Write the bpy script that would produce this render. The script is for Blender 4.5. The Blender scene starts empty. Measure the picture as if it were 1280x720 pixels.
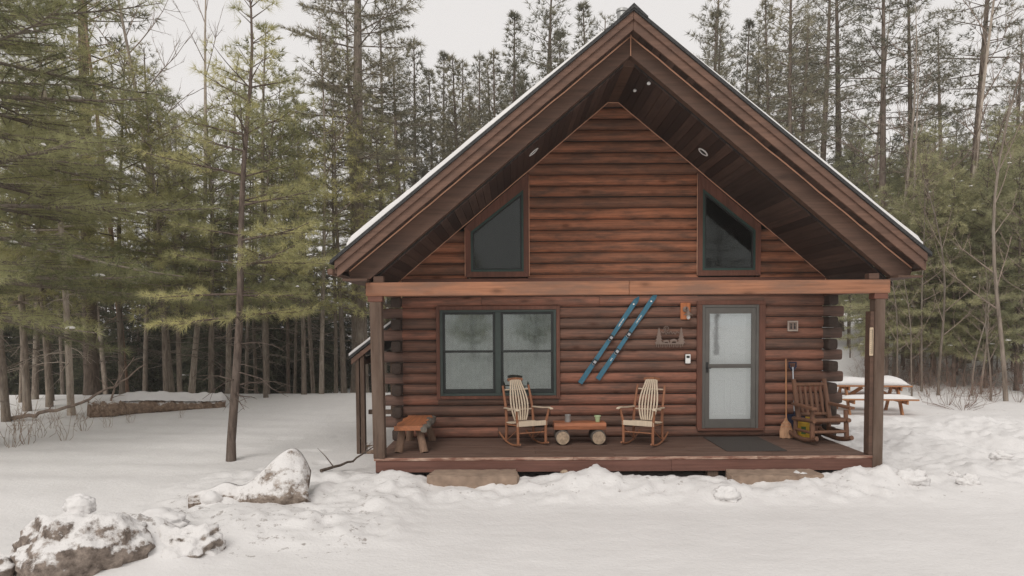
import bpy, bmesh, math, random
import numpy as np
from mathutils import Vector, Matrix
random.seed(7); rng=np.random.default_rng(11)
PI=math.pi
scene=bpy.context.scene
COL=scene.collection

# ------------------------------------------------------------------ helpers
class MB:
    """collects shapes and links them as ONE mesh object"""
    def __init__(s): s.v=[]; s.f=[]; s.m=[]; s.mi=0
    def add(s,vs,fs):
        o=len(s.v); s.v+= [tuple(p) for p in vs]
        for f in fs: s.f.append([i+o for i in f]); s.m.append(s.mi)
    def box(s,x0,x1,y0,y1,z0,z1,M=None):
        vs=[Vector((x,y,z)) for x in(x0,x1) for y in(y0,y1) for z in(z0,z1)]
        if M is not None: vs=[M@p for p in vs]
        s.add(vs,[(0,1,3,2),(4,6,7,5),(0,4,5,1),(2,3,7,6),(0,2,6,4),(1,5,7,3)])
    def bar(s,a,b,w,h,up=(0,0,1)):
        """box beam from a to b, width w sideways, height h along up"""
        a=Vector(a);b=Vector(b);d=(b-a).normalized();sd=d.cross(Vector(up))
        sd=sd.normalized() if sd.length>1e-6 else Vector((1,0,0))
        u=sd.cross(d); vs=[]
        for p in(a,b):
            for i,j in((-1,-1),(1,-1),(1,1),(-1,1)): vs.append(p+sd*(w/2*i)+u*(h/2*j))
        s.add(vs,[(3,2,1,0),(4,5,6,7),(0,1,5,4),(1,2,6,5),(2,3,7,6),(3,0,4,7)])
    def tube(s,pts,rs,n=8,cap=True,flat=1.0,up=None):
        pts=[Vector(p) for p in pts]
        if not hasattr(rs,'__len__'): rs=[rs]*len(pts)
        prev=None; rings=[]
        for i,p in enumerate(pts):
            d=(pts[min(i+1,len(pts)-1)]-pts[max(i-1,0)])
            d=d.normalized() if d.length>1e-9 else Vector((0,0,1))
            if prev is None:
                ref=Vector(up) if up else (Vector((0,0,1)) if abs(d.z)<.9 else Vector((1,0,0)))
                a=(ref-d*ref.dot(d)).normalized()
            else:
                a=(prev-d*prev.dot(d)).normalized()
            prev=a; b=d.cross(a)
            rings.append([p+(a*math.cos(2*PI*k/n)*flat+b*math.sin(2*PI*k/n))*rs[i] for k in range(n)])
        vs=[q for r in rings for q in r]; fs=[]
        for i in range(len(pts)-1):
            for k in range(n):
                fs.append((i*n+k,i*n+(k+1)%n,(i+1)*n+(k+1)%n,(i+1)*n+k))
        if cap:
            fs.append(tuple(range(n-1,-1,-1))); fs.append(tuple((len(pts)-1)*n+k for k in range(n)))
        s.add(vs,fs)
    def prism(s,poly,y0,y1,axis='y'):
        """polygon in the XZ plane (axis y) / YZ (axis x) / XY (axis z), extruded"""
        def P(a,b,t):
            return (a,t,b) if axis=='y' else ((t,a,b) if axis=='x' else (a,b,t))
        n=len(poly)
        vs=[P(a,b,y0) for a,b in poly]+[P(a,b,y1) for a,b in poly]
        s.add(vs,[tuple(range(n)),tuple(range(2*n-1,n-1,-1))]+[(i,i+n,(i+1)%n+n,(i+1)%n) for i in range(n)])
    def lathe(s,prof,c=(0,0,0),n=16,M=None):
        vs=[];fs=[]
        for r,z in prof:
            for k in range(n):
                p=Vector((c[0]+r*math.cos(2*PI*k/n),c[1]+r*math.sin(2*PI*k/n),c[2]+z)); vs.append(M@p if M is not None else p)
        for i in range(len(prof)-1):
            for k in range(n): fs.append((i*n+k,i*n+(k+1)%n,(i+1)*n+(k+1)%n,(i+1)*n+k))
        fs.append(tuple(range(n-1,-1,-1))); fs.append(tuple((len(prof)-1)*n+k for k in range(n)))
        s.add(vs,fs)
    def build(s,name,mat,parent=None,bevel=0,smooth=False,seg=1,jitter=0,loc=None):
        me=bpy.data.meshes.new(name); me.from_pydata(s.v,[],s.f)
        mats=mat if isinstance(mat,(list,tuple)) else [mat]
        for m in mats: me.materials.append(m)
        if len(mats)>1: me.polygons.foreach_set('material_index',s.m)
        bm=bmesh.new(); bm.from_mesh(me)
        bmesh.ops.recalc_face_normals(bm,faces=bm.faces)
        if bevel:
            es=[e for e in bm.edges if len(e.link_faces)==2 and e.calc_face_angle(0)>.6]
            bmesh.ops.bevel(bm,geom=es,offset=bevel,segments=seg,affect='EDGES',profile=.6,clamp_overlap=True)
        if jitter:
            for v in bm.verts: v.co+=Vector((random.uniform(-1,1),random.uniform(-1,1),random.uniform(-1,1)))*jitter
        bm.to_mesh(me); bm.free()
        if smooth:
            me.polygons.foreach_set('use_smooth',[True]*len(me.polygons))
            if smooth!='all': me.set_sharp_from_angle(angle=math.radians(42))
        o=bpy.data.objects.new(name,me); COL.objects.link(o)
        if parent is not None: o.parent=parent
        if loc is not None: o.location=loc
        return o
def tag(o,label=None,cat=None,group=None,kind=None):
    if label: o['label']=label
    if cat: o['category']=cat
    if group: o['group']=group
    if kind: o['kind']=kind
    return o
def thing(name,label,cat,loc=(0,0,0),rz=0,group=None):
    o=bpy.data.objects.new(name,None); COL.objects.link(o)
    o.empty_display_size=.2
    o.location=loc; o.rotation_euler=(0,0,rz)
    return tag(o,label,cat,group)
def kids(o): return [c for c in bpy.data.objects if c.parent==o]
def copy_tree(o,parent=None,ks=None):
    c=o.copy(); COL.objects.link(c)
    if parent is not None: c.parent=parent
    for ch in (ks if ks is not None else kids(o)): copy_tree(ch,c)
    return c
def sm(a,b,x):
    t=np.clip((x-a)/(b-a),0,1); return t*t*(3-2*t)
def vnoise(x,y,seed=0):
    xi=np.floor(x).astype(np.int64); yi=np.floor(y).astype(np.int64); xf=x-xi; yf=y-yi
    def h(a,b):
        n=(a*374761393+b*668265263+seed*144665)&0x7fffffff
        n=((n^(n>>13))*1274126177)&0x7fffffff
        return ((n^(n>>16))&0xffff)/65535.0
    u=xf*xf*xf*(xf*(xf*6-15)+10); v=yf*yf*yf*(yf*(yf*6-15)+10)
    return (h(xi,yi)*(1-u)+h(xi+1,yi)*u)*(1-v)+(h(xi,yi+1)*(1-u)+h(xi+1,yi+1)*u)*v
def fbm(x,y,o=4,seed=0,g=.5):
    a=1;s=0;t=0
    for i in range(o):
        s=s+a*vnoise(x,y,seed+i*17); t+=a; a*=g; x=x*2.03+3.1; y=y*2.03+1.7
    return s/t-.5

# ------------------------------------------------------------------ materials
def newmat(name):
    m=bpy.data.materials.new(name); m.use_nodes=True
    nt=m.node_tree; b=nt.nodes['Principled BSDF']
    return m,nt,b
def N(nt,t,**k):
    n=nt.nodes.new(t)
    for a,v in k.items():
        if a in n.inputs.keys(): n.inputs[a].default_value=v
        else: setattr(n,a,v)
    return n
def ramp(nt,stops,fac):
    r=nt.nodes.new('ShaderNodeValToRGB'); e=r.color_ramp.elements
    while len(e)<len(stops): e.new(.5)
    for i,(p,c) in enumerate(stops): e[i].position=p; e[i].color=(c[0],c[1],c[2],1) if hasattr(c,'__len__') else (c,c,c,1)
    nt.links.new(fac,r.inputs[0]); return r
def mix(nt,fac,a,b,blend='MIX'):
    m=nt.nodes.new('ShaderNodeMix'); m.data_type='RGBA'; m.blend_type=blend
    for sock,val in((m.inputs[0],fac),(m.inputs[6],a),(m.inputs[7],b)):
        if hasattr(val,'is_linked'): nt.links.new(val,sock)
        elif hasattr(val,'__len__'): sock.default_value=(val[0],val[1],val[2],1)
        else: sock.default_value=val
    return m.outputs[2]
def coords(nt,scale=(1,1,1),kind='Object',island=True):
    tc=nt.nodes.new('ShaderNodeTexCoord'); mp=N(nt,'ShaderNodeMapping'); mp.inputs['Scale'].default_value=scale
    src=tc.outputs[kind]
    nt.links.new(src,mp.inputs['Vector'])
    if island:
        g=nt.nodes.new('ShaderNodeNewGeometry'); s=nt.nodes.new('ShaderNodeVectorMath'); s.operation='SCALE'
        s.inputs[0].default_value=(37.,53.,71.); nt.links.new(g.outputs['Random Per Island'],s.inputs['Scale'])
        a=nt.nodes.new('ShaderNodeVectorMath'); a.operation='ADD'
        nt.links.new(mp.outputs[0],a.inputs[0]); nt.links.new(s.outputs[0],a.inputs[1])
        return a.outputs[0]
    return mp.outputs[0]
def wood(name,ca,cb,axis='x',grain=.5,weather=None,wamt=.5,rough=.75,knots=0,spread=1.0,bump=.25,wscale=1.6,spec=.25,gs=14):
    """grain runs along axis; ca..cb varies from board to board; weather = a stain colour in patches"""
    m,nt,b=newmat(name); L=nt.links
    sc={'x':(.5,gs,gs),'y':(gs,.5,gs),'z':(gs,gs,.5)}[axis]
    v=coords(nt,sc)
    n1=N(nt,'ShaderNodeTexNoise',Scale=2.2,Detail=9.,Roughness=.68); L.new(v,n1.inputs['Vector'])
    g=nt.nodes.new('ShaderNodeNewGeometry')
    lo=.5-.5*spread; 
    isl=ramp(nt,[(0,ca),(1,cb)],g.outputs['Random Per Island']).outputs[0]
    if spread<1: isl=mix(nt,1-spread,isl,[(p+q)/2 for p,q in zip(ca,cb)])
    gr=ramp(nt,[(.25,1-grain),(.55,1.),(.8,1+grain*.45)],n1.outputs[0]).outputs[0]
    col=mix(nt,1.,isl,gr,'MULTIPLY')
    if weather:
        v2=coords(nt,{'x':(wscale*.45,wscale*2,wscale*2),'y':(wscale*2,wscale*.45,wscale*2),'z':(wscale*2,wscale*2,wscale*.45)}[axis])
        n2=N(nt,'ShaderNodeTexNoise',Scale=1.6,Detail=5.,Roughness=.65); L.new(v2,n2.inputs['Vector'])
        f=ramp(nt,[(.42,0.),(.66,wamt)],n2.outputs[0]).outputs[0]
        col=mix(nt,f,col,weather)
    if knots:
        v3=coords(nt,{'x':(1.5,3.6,3.6),'y':(3.6,1.5,3.6),'z':(3.6,3.6,1.5)}[axis])
        vo=N(nt,'ShaderNodeTexVoronoi',Scale=1.1); L.new(v3,vo.inputs['Vector'])
        f=ramp(nt,[(.07,knots),(.12,knots*.5),(.22,0.)],vo.outputs['Distance']).outputs[0]
        col=mix(nt,f,col,[c*.22 for c in ca])
    L.new(col,b.inputs['Base Color'])
    b.inputs['Roughness'].default_value=rough; b.inputs['Specular IOR Level'].default_value=spec
    bp=N(nt,'ShaderNodeBump',Strength=bump,Distance=.01); L.new(n1.outputs[0],bp.inputs['Height']); L.new(bp.outputs[0],b.inputs['Normal'])
    return m
def plain(name,c,rough=.6,metal=0,var=.15,scale=8,bump=.0,spec=.4):
    m,nt,b=newmat(name); L=nt.links
    v=coords(nt,(1,1,1),island=False); n=N(nt,'ShaderNodeTexNoise',Scale=scale,Detail=5.); L.new(v,n.inputs['Vector'])
    r=ramp(nt,[(.3,[x*(1-var) for x in c]),(.7,[min(1,x*(1+var)) for x in c])],n.outputs[0])
    L.new(r.outputs[0],b.inputs['Base Color']); b.inputs['Roughness'].default_value=rough; b.inputs['Metallic'].default_value=metal
    b.inputs['Specular IOR Level'].default_value=spec
    if bump:
        bp=N(nt,'ShaderNodeBump',Strength=bump,Distance=.02); L.new(n.outputs[0],bp.inputs['Height']); L.new(bp.outputs[0],b.inputs['Normal'])
    return m
def snowmat(name,dirt=False):
    m,nt,b=newmat(name); L=nt.links
    v=coords(nt,(1,1,1),island=False)
    n=N(nt,'ShaderNodeTexNoise',Scale=1.3,Detail=6.,Roughness=.6); L.new(v,n.inputs['Vector'])
    col=ramp(nt,[(.3,(.655,.638,.626)),(.7,(.705,.688,.676))],n.outputs[0]).outputs[0]
    if dirt:
        at=nt.nodes.new('ShaderNodeAttribute'); at.attribute_name='dirt'
        n2=N(nt,'ShaderNodeTexNoise',Scale=9.,Detail=7.,Roughness=.7); L.new(v,n2.inputs['Vector'])
        mth=N(nt,'ShaderNodeMath',operation='MULTIPLY_ADD'); L.new(at.outputs['Fac'],mth.inputs[0]); mth.inputs[1].default_value=.46; L.new(n2.outputs[0],mth.inputs[2])
        f=ramp(nt,[(.70,0.),(.76,.55),(.9,.85)],mth.outputs[0]).outputs[0]
        col=mix(nt,f,col,(.11,.075,.05))
    L.new(col,b.inputs['Base Color']); b.inputs['Roughness'].default_value=.65; b.inputs['Specular IOR Level'].default_value=.25
    b.inputs['Subsurface Weight'].default_value=0.
    n3=N(nt,'ShaderNodeTexNoise',Scale=22.,Detail=6.,Roughness=.6); L.new(v,n3.inputs['Vector'])
    n4=N(nt,'ShaderNodeTexNoise',Scale=5.,Detail=3.); L.new(v,n4.inputs['Vector'])
    ad=N(nt,'ShaderNodeMath',operation='MULTIPLY_ADD'); L.new(n4.outputs[0],ad.inputs[0]); ad.inputs[1].default_value=1.6; L.new(n3.outputs[0],ad.inputs[2])
    bp=N(nt,'ShaderNodeBump',Strength=.32,Distance=.03); L.new(ad.outputs[0],bp.inputs['Height']); L.new(bp.outputs[0],b.inputs['Normal'])
    return m
def barkmat(name,ca,cb,lichen=(.22,.21,.18),lam=.4):
    m,nt,b=newmat(name); L=nt.links
    v=coords(nt,(14,14,2.4),island=False); n=N(nt,'ShaderNodeTexNoise',Scale=1.5,Detail=7.,Roughness=.7); L.new(v,n.inputs['Vector'])
    col=ramp(nt,[(.3,ca),(.68,cb)],n.outputs[0]).outputs[0]
    oi=nt.nodes.new('ShaderNodeObjectInfo')
    v2=coords(nt,(3,3,1.2),island=False); n2=N(nt,'ShaderNodeTexNoise',Scale=1.3,Detail=4.); L.new(v2,n2.inputs['Vector'])
    col=mix(nt,ramp(nt,[(.5,0.),(.68,lam)],n2.outputs[0]).outputs[0],col,lichen)
    col=mix(nt,1.,col,ramp(nt,[(0,.72),(1,1.2)],oi.outputs['Random']).outputs[0],'MULTIPLY')
    L.new(col,b.inputs['Base Color']); b.inputs['Roughness'].default_value=.9; b.inputs['Specular IOR Level'].default_value=.1
    bp=N(nt,'ShaderNodeBump',Strength=.6,Distance=.03); L.new(n.outputs[0],bp.inputs['Height']); L.new(bp.outputs[0],b.inputs['Normal'])
    return m
def leafmat(name,ca,cb,trans=.25):
    m,nt,b=newmat(name); L=nt.links
    at=nt.nodes.new('ShaderNodeAttribute'); at.attribute_name='tint'
    g=nt.nodes.new('ShaderNodeNewGeometry'); oi=nt.nodes.new('ShaderNodeObjectInfo')
    mth=N(nt,'ShaderNodeMath',operation='MULTIPLY_ADD'); L.new(g.outputs['Random Per Island'],mth.inputs[0]); mth.inputs[1].default_value=.35; L.new(at.outputs['Fac'],mth.inputs[2])
    col=ramp(nt,[(.1,ca),(.95,cb)],mth.outputs[0]).outputs[0]
    col=mix(nt,1.,col,ramp(nt,[(0,(.8,.82,.85)),(1,(1.2,1.15,1.1))],oi.outputs['Random']).outputs[0],'MULTIPLY')
    L.new(col,b.inputs['Base Color']); b.inputs['Roughness'].default_value=.6; b.inputs['Specular IOR Level'].default_value=.25
    out=nt.nodes['Material Output']; tr=nt.nodes.new('ShaderNodeBsdfTranslucent'); L.new(col,tr.inputs[0])
    ms=nt.nodes.new('ShaderNodeMixShader'); ms.inputs[0].default_value=trans
    L.new(b.outputs[0],ms.inputs[1]); L.new(tr.outputs[0],ms.inputs[2]); L.new(ms.outputs[0],out.inputs[0])
    return m
def glassmat(name,tint=(.8,.85,.83),ior=1.5,rough=.02,boost=.0,gs_=1.0):
    """thin pane: mirror by Fresnel, otherwise see-through with a light tint"""
    m,nt,b=newmat(name); L=nt.links
    out=nt.nodes['Material Output']; tr=nt.nodes.new('ShaderNodeBsdfTransparent'); tr.inputs[0].default_value=(*tint,1)
    gl=nt.nodes.new('ShaderNodeBsdfGlossy'); gl.inputs['Roughness'].default_value=rough; gl.inputs[0].default_value=(.9*gs_,.95*gs_,.93*gs_,1)
    fr=nt.nodes.new('ShaderNodeFresnel'); fr.inputs[0].default_value=ior
    ad=N(nt,'ShaderNodeMath',operation='ADD',use_clamp=True); L.new(fr.outputs[0],ad.inputs[0]); ad.inputs[1].default_value=boost
    v=coords(nt,(1,1,1),island=False); n=N(nt,'ShaderNodeTexNoise',Scale=5.,Detail=2.); L.new(v,n.inputs['Vector'])
    bp=N(nt,'ShaderNodeBump',Strength=.012,Distance=.02); L.new(n.outputs[0],bp.inputs['Height']); L.new(bp.outputs[0],gl.inputs['Normal'])
    ms=nt.nodes.new('ShaderNodeMixShader'); L.new(ad.outputs[0],ms.inputs[0]); L.new(tr.outputs[0],ms.inputs[1]); L.new(gl.outputs[0],ms.inputs[2]); L.new(ms.outputs[0],out.inputs[0])
    return m

M={}
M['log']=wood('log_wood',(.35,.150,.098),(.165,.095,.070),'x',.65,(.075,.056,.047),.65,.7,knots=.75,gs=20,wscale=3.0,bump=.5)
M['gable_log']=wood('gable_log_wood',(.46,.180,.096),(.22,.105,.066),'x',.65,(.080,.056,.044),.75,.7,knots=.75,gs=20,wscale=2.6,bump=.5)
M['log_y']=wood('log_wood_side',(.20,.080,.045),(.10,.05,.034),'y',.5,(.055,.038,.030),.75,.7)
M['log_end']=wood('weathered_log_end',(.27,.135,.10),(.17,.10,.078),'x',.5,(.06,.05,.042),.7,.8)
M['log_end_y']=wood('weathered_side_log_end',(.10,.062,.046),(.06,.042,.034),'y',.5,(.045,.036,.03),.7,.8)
M['trim']=wood('trim_wood',(.21,.085,.058),(.17,.075,.052),'z',.35,(.08,.042,.03),.6,.65)
M['trim_x']=wood('trim_wood_horizontal',(.21,.085,.058),(.17,.075,.052),'x',.35,(.08,.042,.03),.6,.65)
M['beam']=wood('beam_wood',(.39,.180,.100),(.35,.160,.090),'x',.55,(.20,.115,.08),.85,.65,knots=.6)
M['rafter']=wood('rafter_wood',(.135,.080,.056),(.115,.066,.047),'x',.5,(.075,.048,.037),.6,.7,knots=.4,gs=9)
M['fascia']=wood('fascia_wood',(.20,.115,.082),(.165,.095,.068),'x',.5,(.10,.06,.046),.6,.7,knots=.4,gs=9)
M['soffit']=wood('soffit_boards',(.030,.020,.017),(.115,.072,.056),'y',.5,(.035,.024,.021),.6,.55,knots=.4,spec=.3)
M['post']=wood('post_wood',(.135,.083,.058),(.10,.066,.048),'z',.5,(.19,.14,.11),.55,.8)
M['deck']=wood('deck_boards',(.135,.078,.058),(.105,.063,.048),'x',.5,(.20,.135,.105),.5,.7,wscale=2.5)
M['deck_edge']=wood('deck_edge_wood',(.20,.094,.070),(.175,.084,.064),'x',.45,(.11,.055,.042),.6,.7)
M['nosing']=wood('worn_nosing_wood',(.26,.13,.095),(.20,.09,.062),'x',.4,(.55,.40,.31),.95,.7,wscale=5)
M['frame_green']=plain('green_grey_paint',(.045,.062,.056),.45,var=.1)
M['sash']=plain('dark_sash_paint',(.022,.026,.025),.45,var=.1)
M['gwin_green']=plain('dark_green_paint',(.030,.062,.052),.45,var=.1)
M['door_grey']=plain('grey_door_paint',(.115,.108,.098),.45,var=.06)
M['door_white']=plain('white_door_paint',(.80,.80,.80),.5,var=.02)
M['black']=plain('black_metal',(.02,.02,.02),.45)
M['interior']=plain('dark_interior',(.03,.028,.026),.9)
M['curtain']=plain('white_lace_curtain',(.42,.43,.42),.9,var=.22,scale=5)
M['glass']=glassmat('window_glass',(.72,.76,.75),1.5,.05,.10)
M['glass_clear']=glassmat('door_glass',(.95,.96,.97),1.45,.03,.17)
M['glass_dark']=glassmat('gable_window_glass',(.25,.28,.27),1.5,.05,.02,.8)
M['shingle']=plain('dark_shingles',(.045,.045,.045),.9,var=.3,scale=30,bump=.5)
M['snow']=snowmat('snow'); M['snow_ground']=snowmat('snow_ground',True)
M['steel']=plain('galvanised_steel',(.45,.45,.44),.35,.9)
M['rope']=plain('pale_rope_light',(.62,.34,.22),.5,var=.1)
M['white']=plain('white_enamel',(.8,.8,.78),.35,var=.04)
# ------------------------------------------------------------------ camera
CAMP=Vector((-1.742,-12.566,2.454))
def cam_setup():
    yaw,pit,rol,f,sy=-.001,-.043,-.006,900.,82.85
    r=Vector((math.cos(yaw),-math.sin(yaw),0)); fw=Vector((math.sin(yaw),math.cos(yaw),0)); up=Vector((0,0,1))
    f2=fw*math.cos(pit)+up*math.sin(pit); u2=up*math.cos(pit)-fw*math.sin(pit)
    r3=r*math.cos(rol)+u2*math.sin(rol); u3=u2*math.cos(rol)-r*math.sin(rol)
    cd=bpy.data.cameras.new('camera'); c=bpy.data.objects.new('camera',cd); COL.objects.link(c)
    m=Matrix((r3,u3,-f2)).transposed().to_4x4(); m.translation=CAMP; c.matrix_world=m
    cd.sensor_width=36; cd.lens=36*f/1280; cd.shift_y=sy/1280; cd.clip_end=3000; cd.clip_start=.05
    scene.camera=c
    return r3,u3,f2
R3,U3,F2=cam_setup()
def ray(u,v): return F2+R3*((u-640)/900)-U3*((v-442.85)/900)
def atY(u,v,Y):
    d=ray(u,v); return CAMP+d*((Y-CAMP.y)/d.y)
def uv(p):
    d=Vector(p)-CAMP; c=d.dot(F2); return 640+900*d.dot(R3)/c, 442.85-900*d.dot(U3)/c

# ------------------------------------------------------------------ world, sun
w=bpy.data.worlds.new('World'); scene.world=w; w.use_nodes=True
nt=w.node_tree; bg=nt.nodes['Background']
SUN_EL,SUN_ROT=math.radians(46),math.radians(203)
sky=nt.nodes.new('ShaderNodeTexSky'); sky.sky_type='NISHITA'; sky.sun_disc=False; sky.sun_elevation=SUN_EL; sky.sun_rotation=SUN_ROT
hsv=nt.nodes.new('ShaderNodeHueSaturation'); hsv.inputs['Saturation'].default_value=.06; nt.links.new(sky.outputs[0],hsv.inputs['Color'])
# overcast: the blue sky is veiled by an even, slightly warm cloud layer
cl=mix(nt,.93,hsv.outputs[0],(7.75,7.5,7.35))
nt.links.new(cl,bg.inputs[0]); bg.inputs[1].default_value=.1
sd=bpy.data.lights.new('sun','SUN'); sd.energy=1.5; sd.angle=math.radians(28); sd.color=(1,.96,.91)
so=bpy.data.objects.new('sun',sd); COL.objects.link(so)
az=SUN_ROT; d=Vector((math.sin(az)*math.cos(SUN_EL),math.cos(az)*math.cos(SUN_EL),math.sin(SUN_EL)))
so.rotation_euler=d.to_track_quat('Z','Y').to_euler(); so.location=d*60
vs=scene.view_settings; vs.view_transform='Standard'; vs.look='None'; vs.exposure=.14; vs.gamma=1; vs.use_curve_mapping=False
scene.cycles.use_denoising=True; scene.cycles.denoising_prefilter='NONE'; scene.cycles.denoising_input_passes='RGB_ALBEDO_NORMAL'
try: scene.cycles.denoiser='OPENIMAGEDENOISE'
except Exception: pass
scene.cycles.max_bounces=8; scene.cycles.diffuse_bounces=6; scene.cycles.glossy_bounces=3; scene.cycles.transmission_bounces=4; scene.cycles.transparent_max_bounces=8
scene.cycles.use_adaptive_sampling=True; scene.cycles.adaptive_threshold=.008

# ------------------------------------------------------------------ ground
def height(x,y):
    x=np.asarray(x,float); y=np.asarray(y,float)
    h=.10*sm(-3.6,-2.2,y)
    h=h+.05*fbm(x*.35,y*.35,3,1)*sm(-4,0,y)+.02*fbm(x*1.1,y*.9,3,2)
    L=sm(-3.5,-6,x)
    # the open field on the left rises a little to a crest and falls into the wood
    h=h+L*(.12*sm(-2,9,y)-1.3*sm(10.5,18,y))
    Rr=sm(4.5,8,x)
    h=h+Rr*(.085*np.maximum(0,y-9)-.0)*sm(9,16,y)+Rr*.10*fbm(x*.6,y*.6,3,8)*sm(0,4,y)
    back=sm(60,140,np.hypot(x,y)); h=h+back*4*fbm(x*.01,y*.01,2,5)
    # ploughed bank along the porch
    inb=sm(-6.5,-4.0,x)*(1-sm(3.2,4.6,x))
    prof=sm(-3.25,-2.45,y)*(1-sm(-2.12,-1.9,y)*.8)
    lump=fbm(x*1.3,y*1.6,4,21); lump2=fbm(x*3.4,y*3.8,3,31)
    gap=1-.55*np.exp(-((x+2.4)/.75)**2)-.45*np.exp(-((x-2.0)/.6)**2)
    h=h+inb*prof*gap*(.1+.9*sm(-4.2,-2.5,x))*np.clip(.105+.16*lump+.14*lump2+.05*fbm(x*9,y*9,2,37),-.03,.5)
    h=h+.15*np.exp(-((x+.62)/.34)**2-((y+2.32)/.22)**2)*(1+1.6*fbm(x*4,y*4,3,99))+.10*np.exp(-((x-1.1)/.5)**2-((y+2.7)/.2)**2)
    h=h+.11*np.exp(-((x-3.3)/.5)**2-((y+2.2)/.25)**2)*(1+1.6*fbm(x*4,y*4,3,97))
    # trodden, lumpy snow to the right of the porch and over the yard beside it
    rb=sm(2.6,4.2,x)*(1-sm(9.5,12.5,x))*sm(-2.9,-1.9,y)*(1-sm(3.5,6,y))
    h=h+rb*(.08+.30*fbm(x*1.2,y*1.2,4,41)+.16*np.clip(fbm(x*2.7,y*2.7,3,51),0,1))
    # trodden snow between the cabin and the ploughed heap on the left
    lb=sm(-7.0,-6.0,x)*(1-sm(-3.4,-2.6,x))*sm(-5.0,-4.2,y)*(1-sm(-1.8,-.6,y))
    h=h+lb*(.07+.20*fbm(x*1.5,y*1.5,4,61)+.12*np.clip(fbm(x*3.6,y*3.6,3,71),0,1))
    # heap of ploughed snow
    h=h+.36*np.exp(-((x+6.0)/.85)**2-((y+4.95)/.55)**2)*(1+1.2*fbm(x*2.2,y*2.2,4,81))
    h=h+.16*np.exp(-((x+5.0)/.6)**2-((y+3.9)/.6)**2)
    rough=np.maximum(np.maximum(inb*sm(-3.3,-2.8,y)*(1-sm(-2.1,-1.9,y)),rb),lb*.9)
    c1=vnoise(x*5.1+2*fbm(x*2,y*2,2,7),y*5.1,191); c2=vnoise(x*9.3,y*9.3,193)
    h=h+rough*(.10*np.clip(c1-.60,0,1)**.8+.09*np.clip(c2-.58,0,1)-.12*np.clip(.30-c1,0,1)+.03*fbm(x*11,y*11,2,57))
    h=h+.010*fbm(x*.8,y*5,3,15)*(1-sm(-3.4,-3,y))
    # footprints and dimples in the field
    ft=np.clip(vnoise(x*2.6,y*2.6,91)-.80,0,1)*sm(-7.5,-5.5,x)*(1-sm(-3.9,-3.6,x))*sm(-2,-1,y)*(1-sm(5,8,y))
    h=h-.30*ft
    h=h+.012*np.sin(x*.8+y*6+2*fbm(x,y,2,3))*sm(-5,-7.5,x)*sm(-4,-1,y)*(1-sm(6,9,y))
    # drift behind the porch skirt stays below the floor
    under=sm(-4.1,-3.7,x)*(1-sm(3.6,3.9,x))*sm(-2.02,-1.9,y)*(1-sm(9,9.5,y))
    return h*(1-under)+under*np.minimum(h,.08)
def hgt(x,y): return float(height(np.array([x]),np.array([y]))[0])
def axis_vals(a,b,step,lim,g=1.12):
    v=list(np.arange(a,b+1e-6,step)); s=step; p=v[-1]
    hi=[]
    while p<lim: s*=g; p+=s; hi.append(p)
    s=step; p=v[0]; lo=[]
    while p>-lim: s*=g; p-=s; lo.append(p)
    return np.array(lo[::-1]+v+hi)
gx=axis_vals(-9.5,9.5,.055,420); gy=axis_vals(-6.6,3.2,.055,420)
X,Y=np.meshgrid(gx,gy); Z=height(X,Y)
nx,ny=len(gx),len(gy)
V=np.stack([X.ravel(),Y.ravel(),Z.ravel()],1)
i=np.arange(nx*ny).reshape(ny,nx); F=np.stack([i[:-1,:-1],i[:-1,1:],i[1:,1:],i[1:,:-1]],-1).reshape(-1,4)
def npmesh(name,V,F,mat,smooth=False,attr=None):
    me=bpy.data.meshes.new(name); k=F.shape[1]
    me.vertices.add(len(V)); me.vertices.foreach_set('co',np.ascontiguousarray(V,dtype=np.float32).ravel())
    me.loops.add(F.size); me.loops.foreach_set('vertex_index',np.ascontiguousarray(F,dtype=np.int32).ravel())
    me.polygons.add(len(F)); me.polygons.foreach_set('loop_start',np.arange(0,F.size,k,dtype=np.int32))
    if smooth: me.polygons.foreach_set('use_smooth',np.ones(len(F),dtype=bool))
    me.update(calc_edges=True)
    for m in (mat if isinstance(mat,list) else [mat]): me.materials.append(m)
    if attr is not None:
        for nm,a in attr.items():
            at=me.attributes.new(nm,'FLOAT','POINT'); at.data.foreach_set('value',np.ascontiguousarray(a,dtype=np.float32))
    return me
x,y=V[:,0],V[:,1]
dirt=.45*sm(-7.2,-6.2,x)*(1-sm(-3.6,-2.8,x))*sm(-5.6,-4.8,y)*(1-sm(-3.0,-1.6,y))+.55*np.exp(-((x+6.2)/.7)**2-((y+4.9)/.6)**2)
dirt=np.maximum(dirt,.34*sm(-3.2,-2.7,y)*(1-sm(-2.1,-1.9,y))*sm(-5,-3,x)*(1-sm(4,6,x)))
dirt=np.maximum(dirt,.40*np.exp(-((x-10.5)/3)**2-((y-6.0)/2.5)**2))
dirt=dirt*.62
g=bpy.data.objects.new('ground',npmesh('ground',V,F,M['snow_ground'],True,{'dirt':dirt})); COL.objects.link(g)
tag(g,'rough trodden snow over the yard and driveway in front of the cabin',None,None,'structure')
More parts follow.
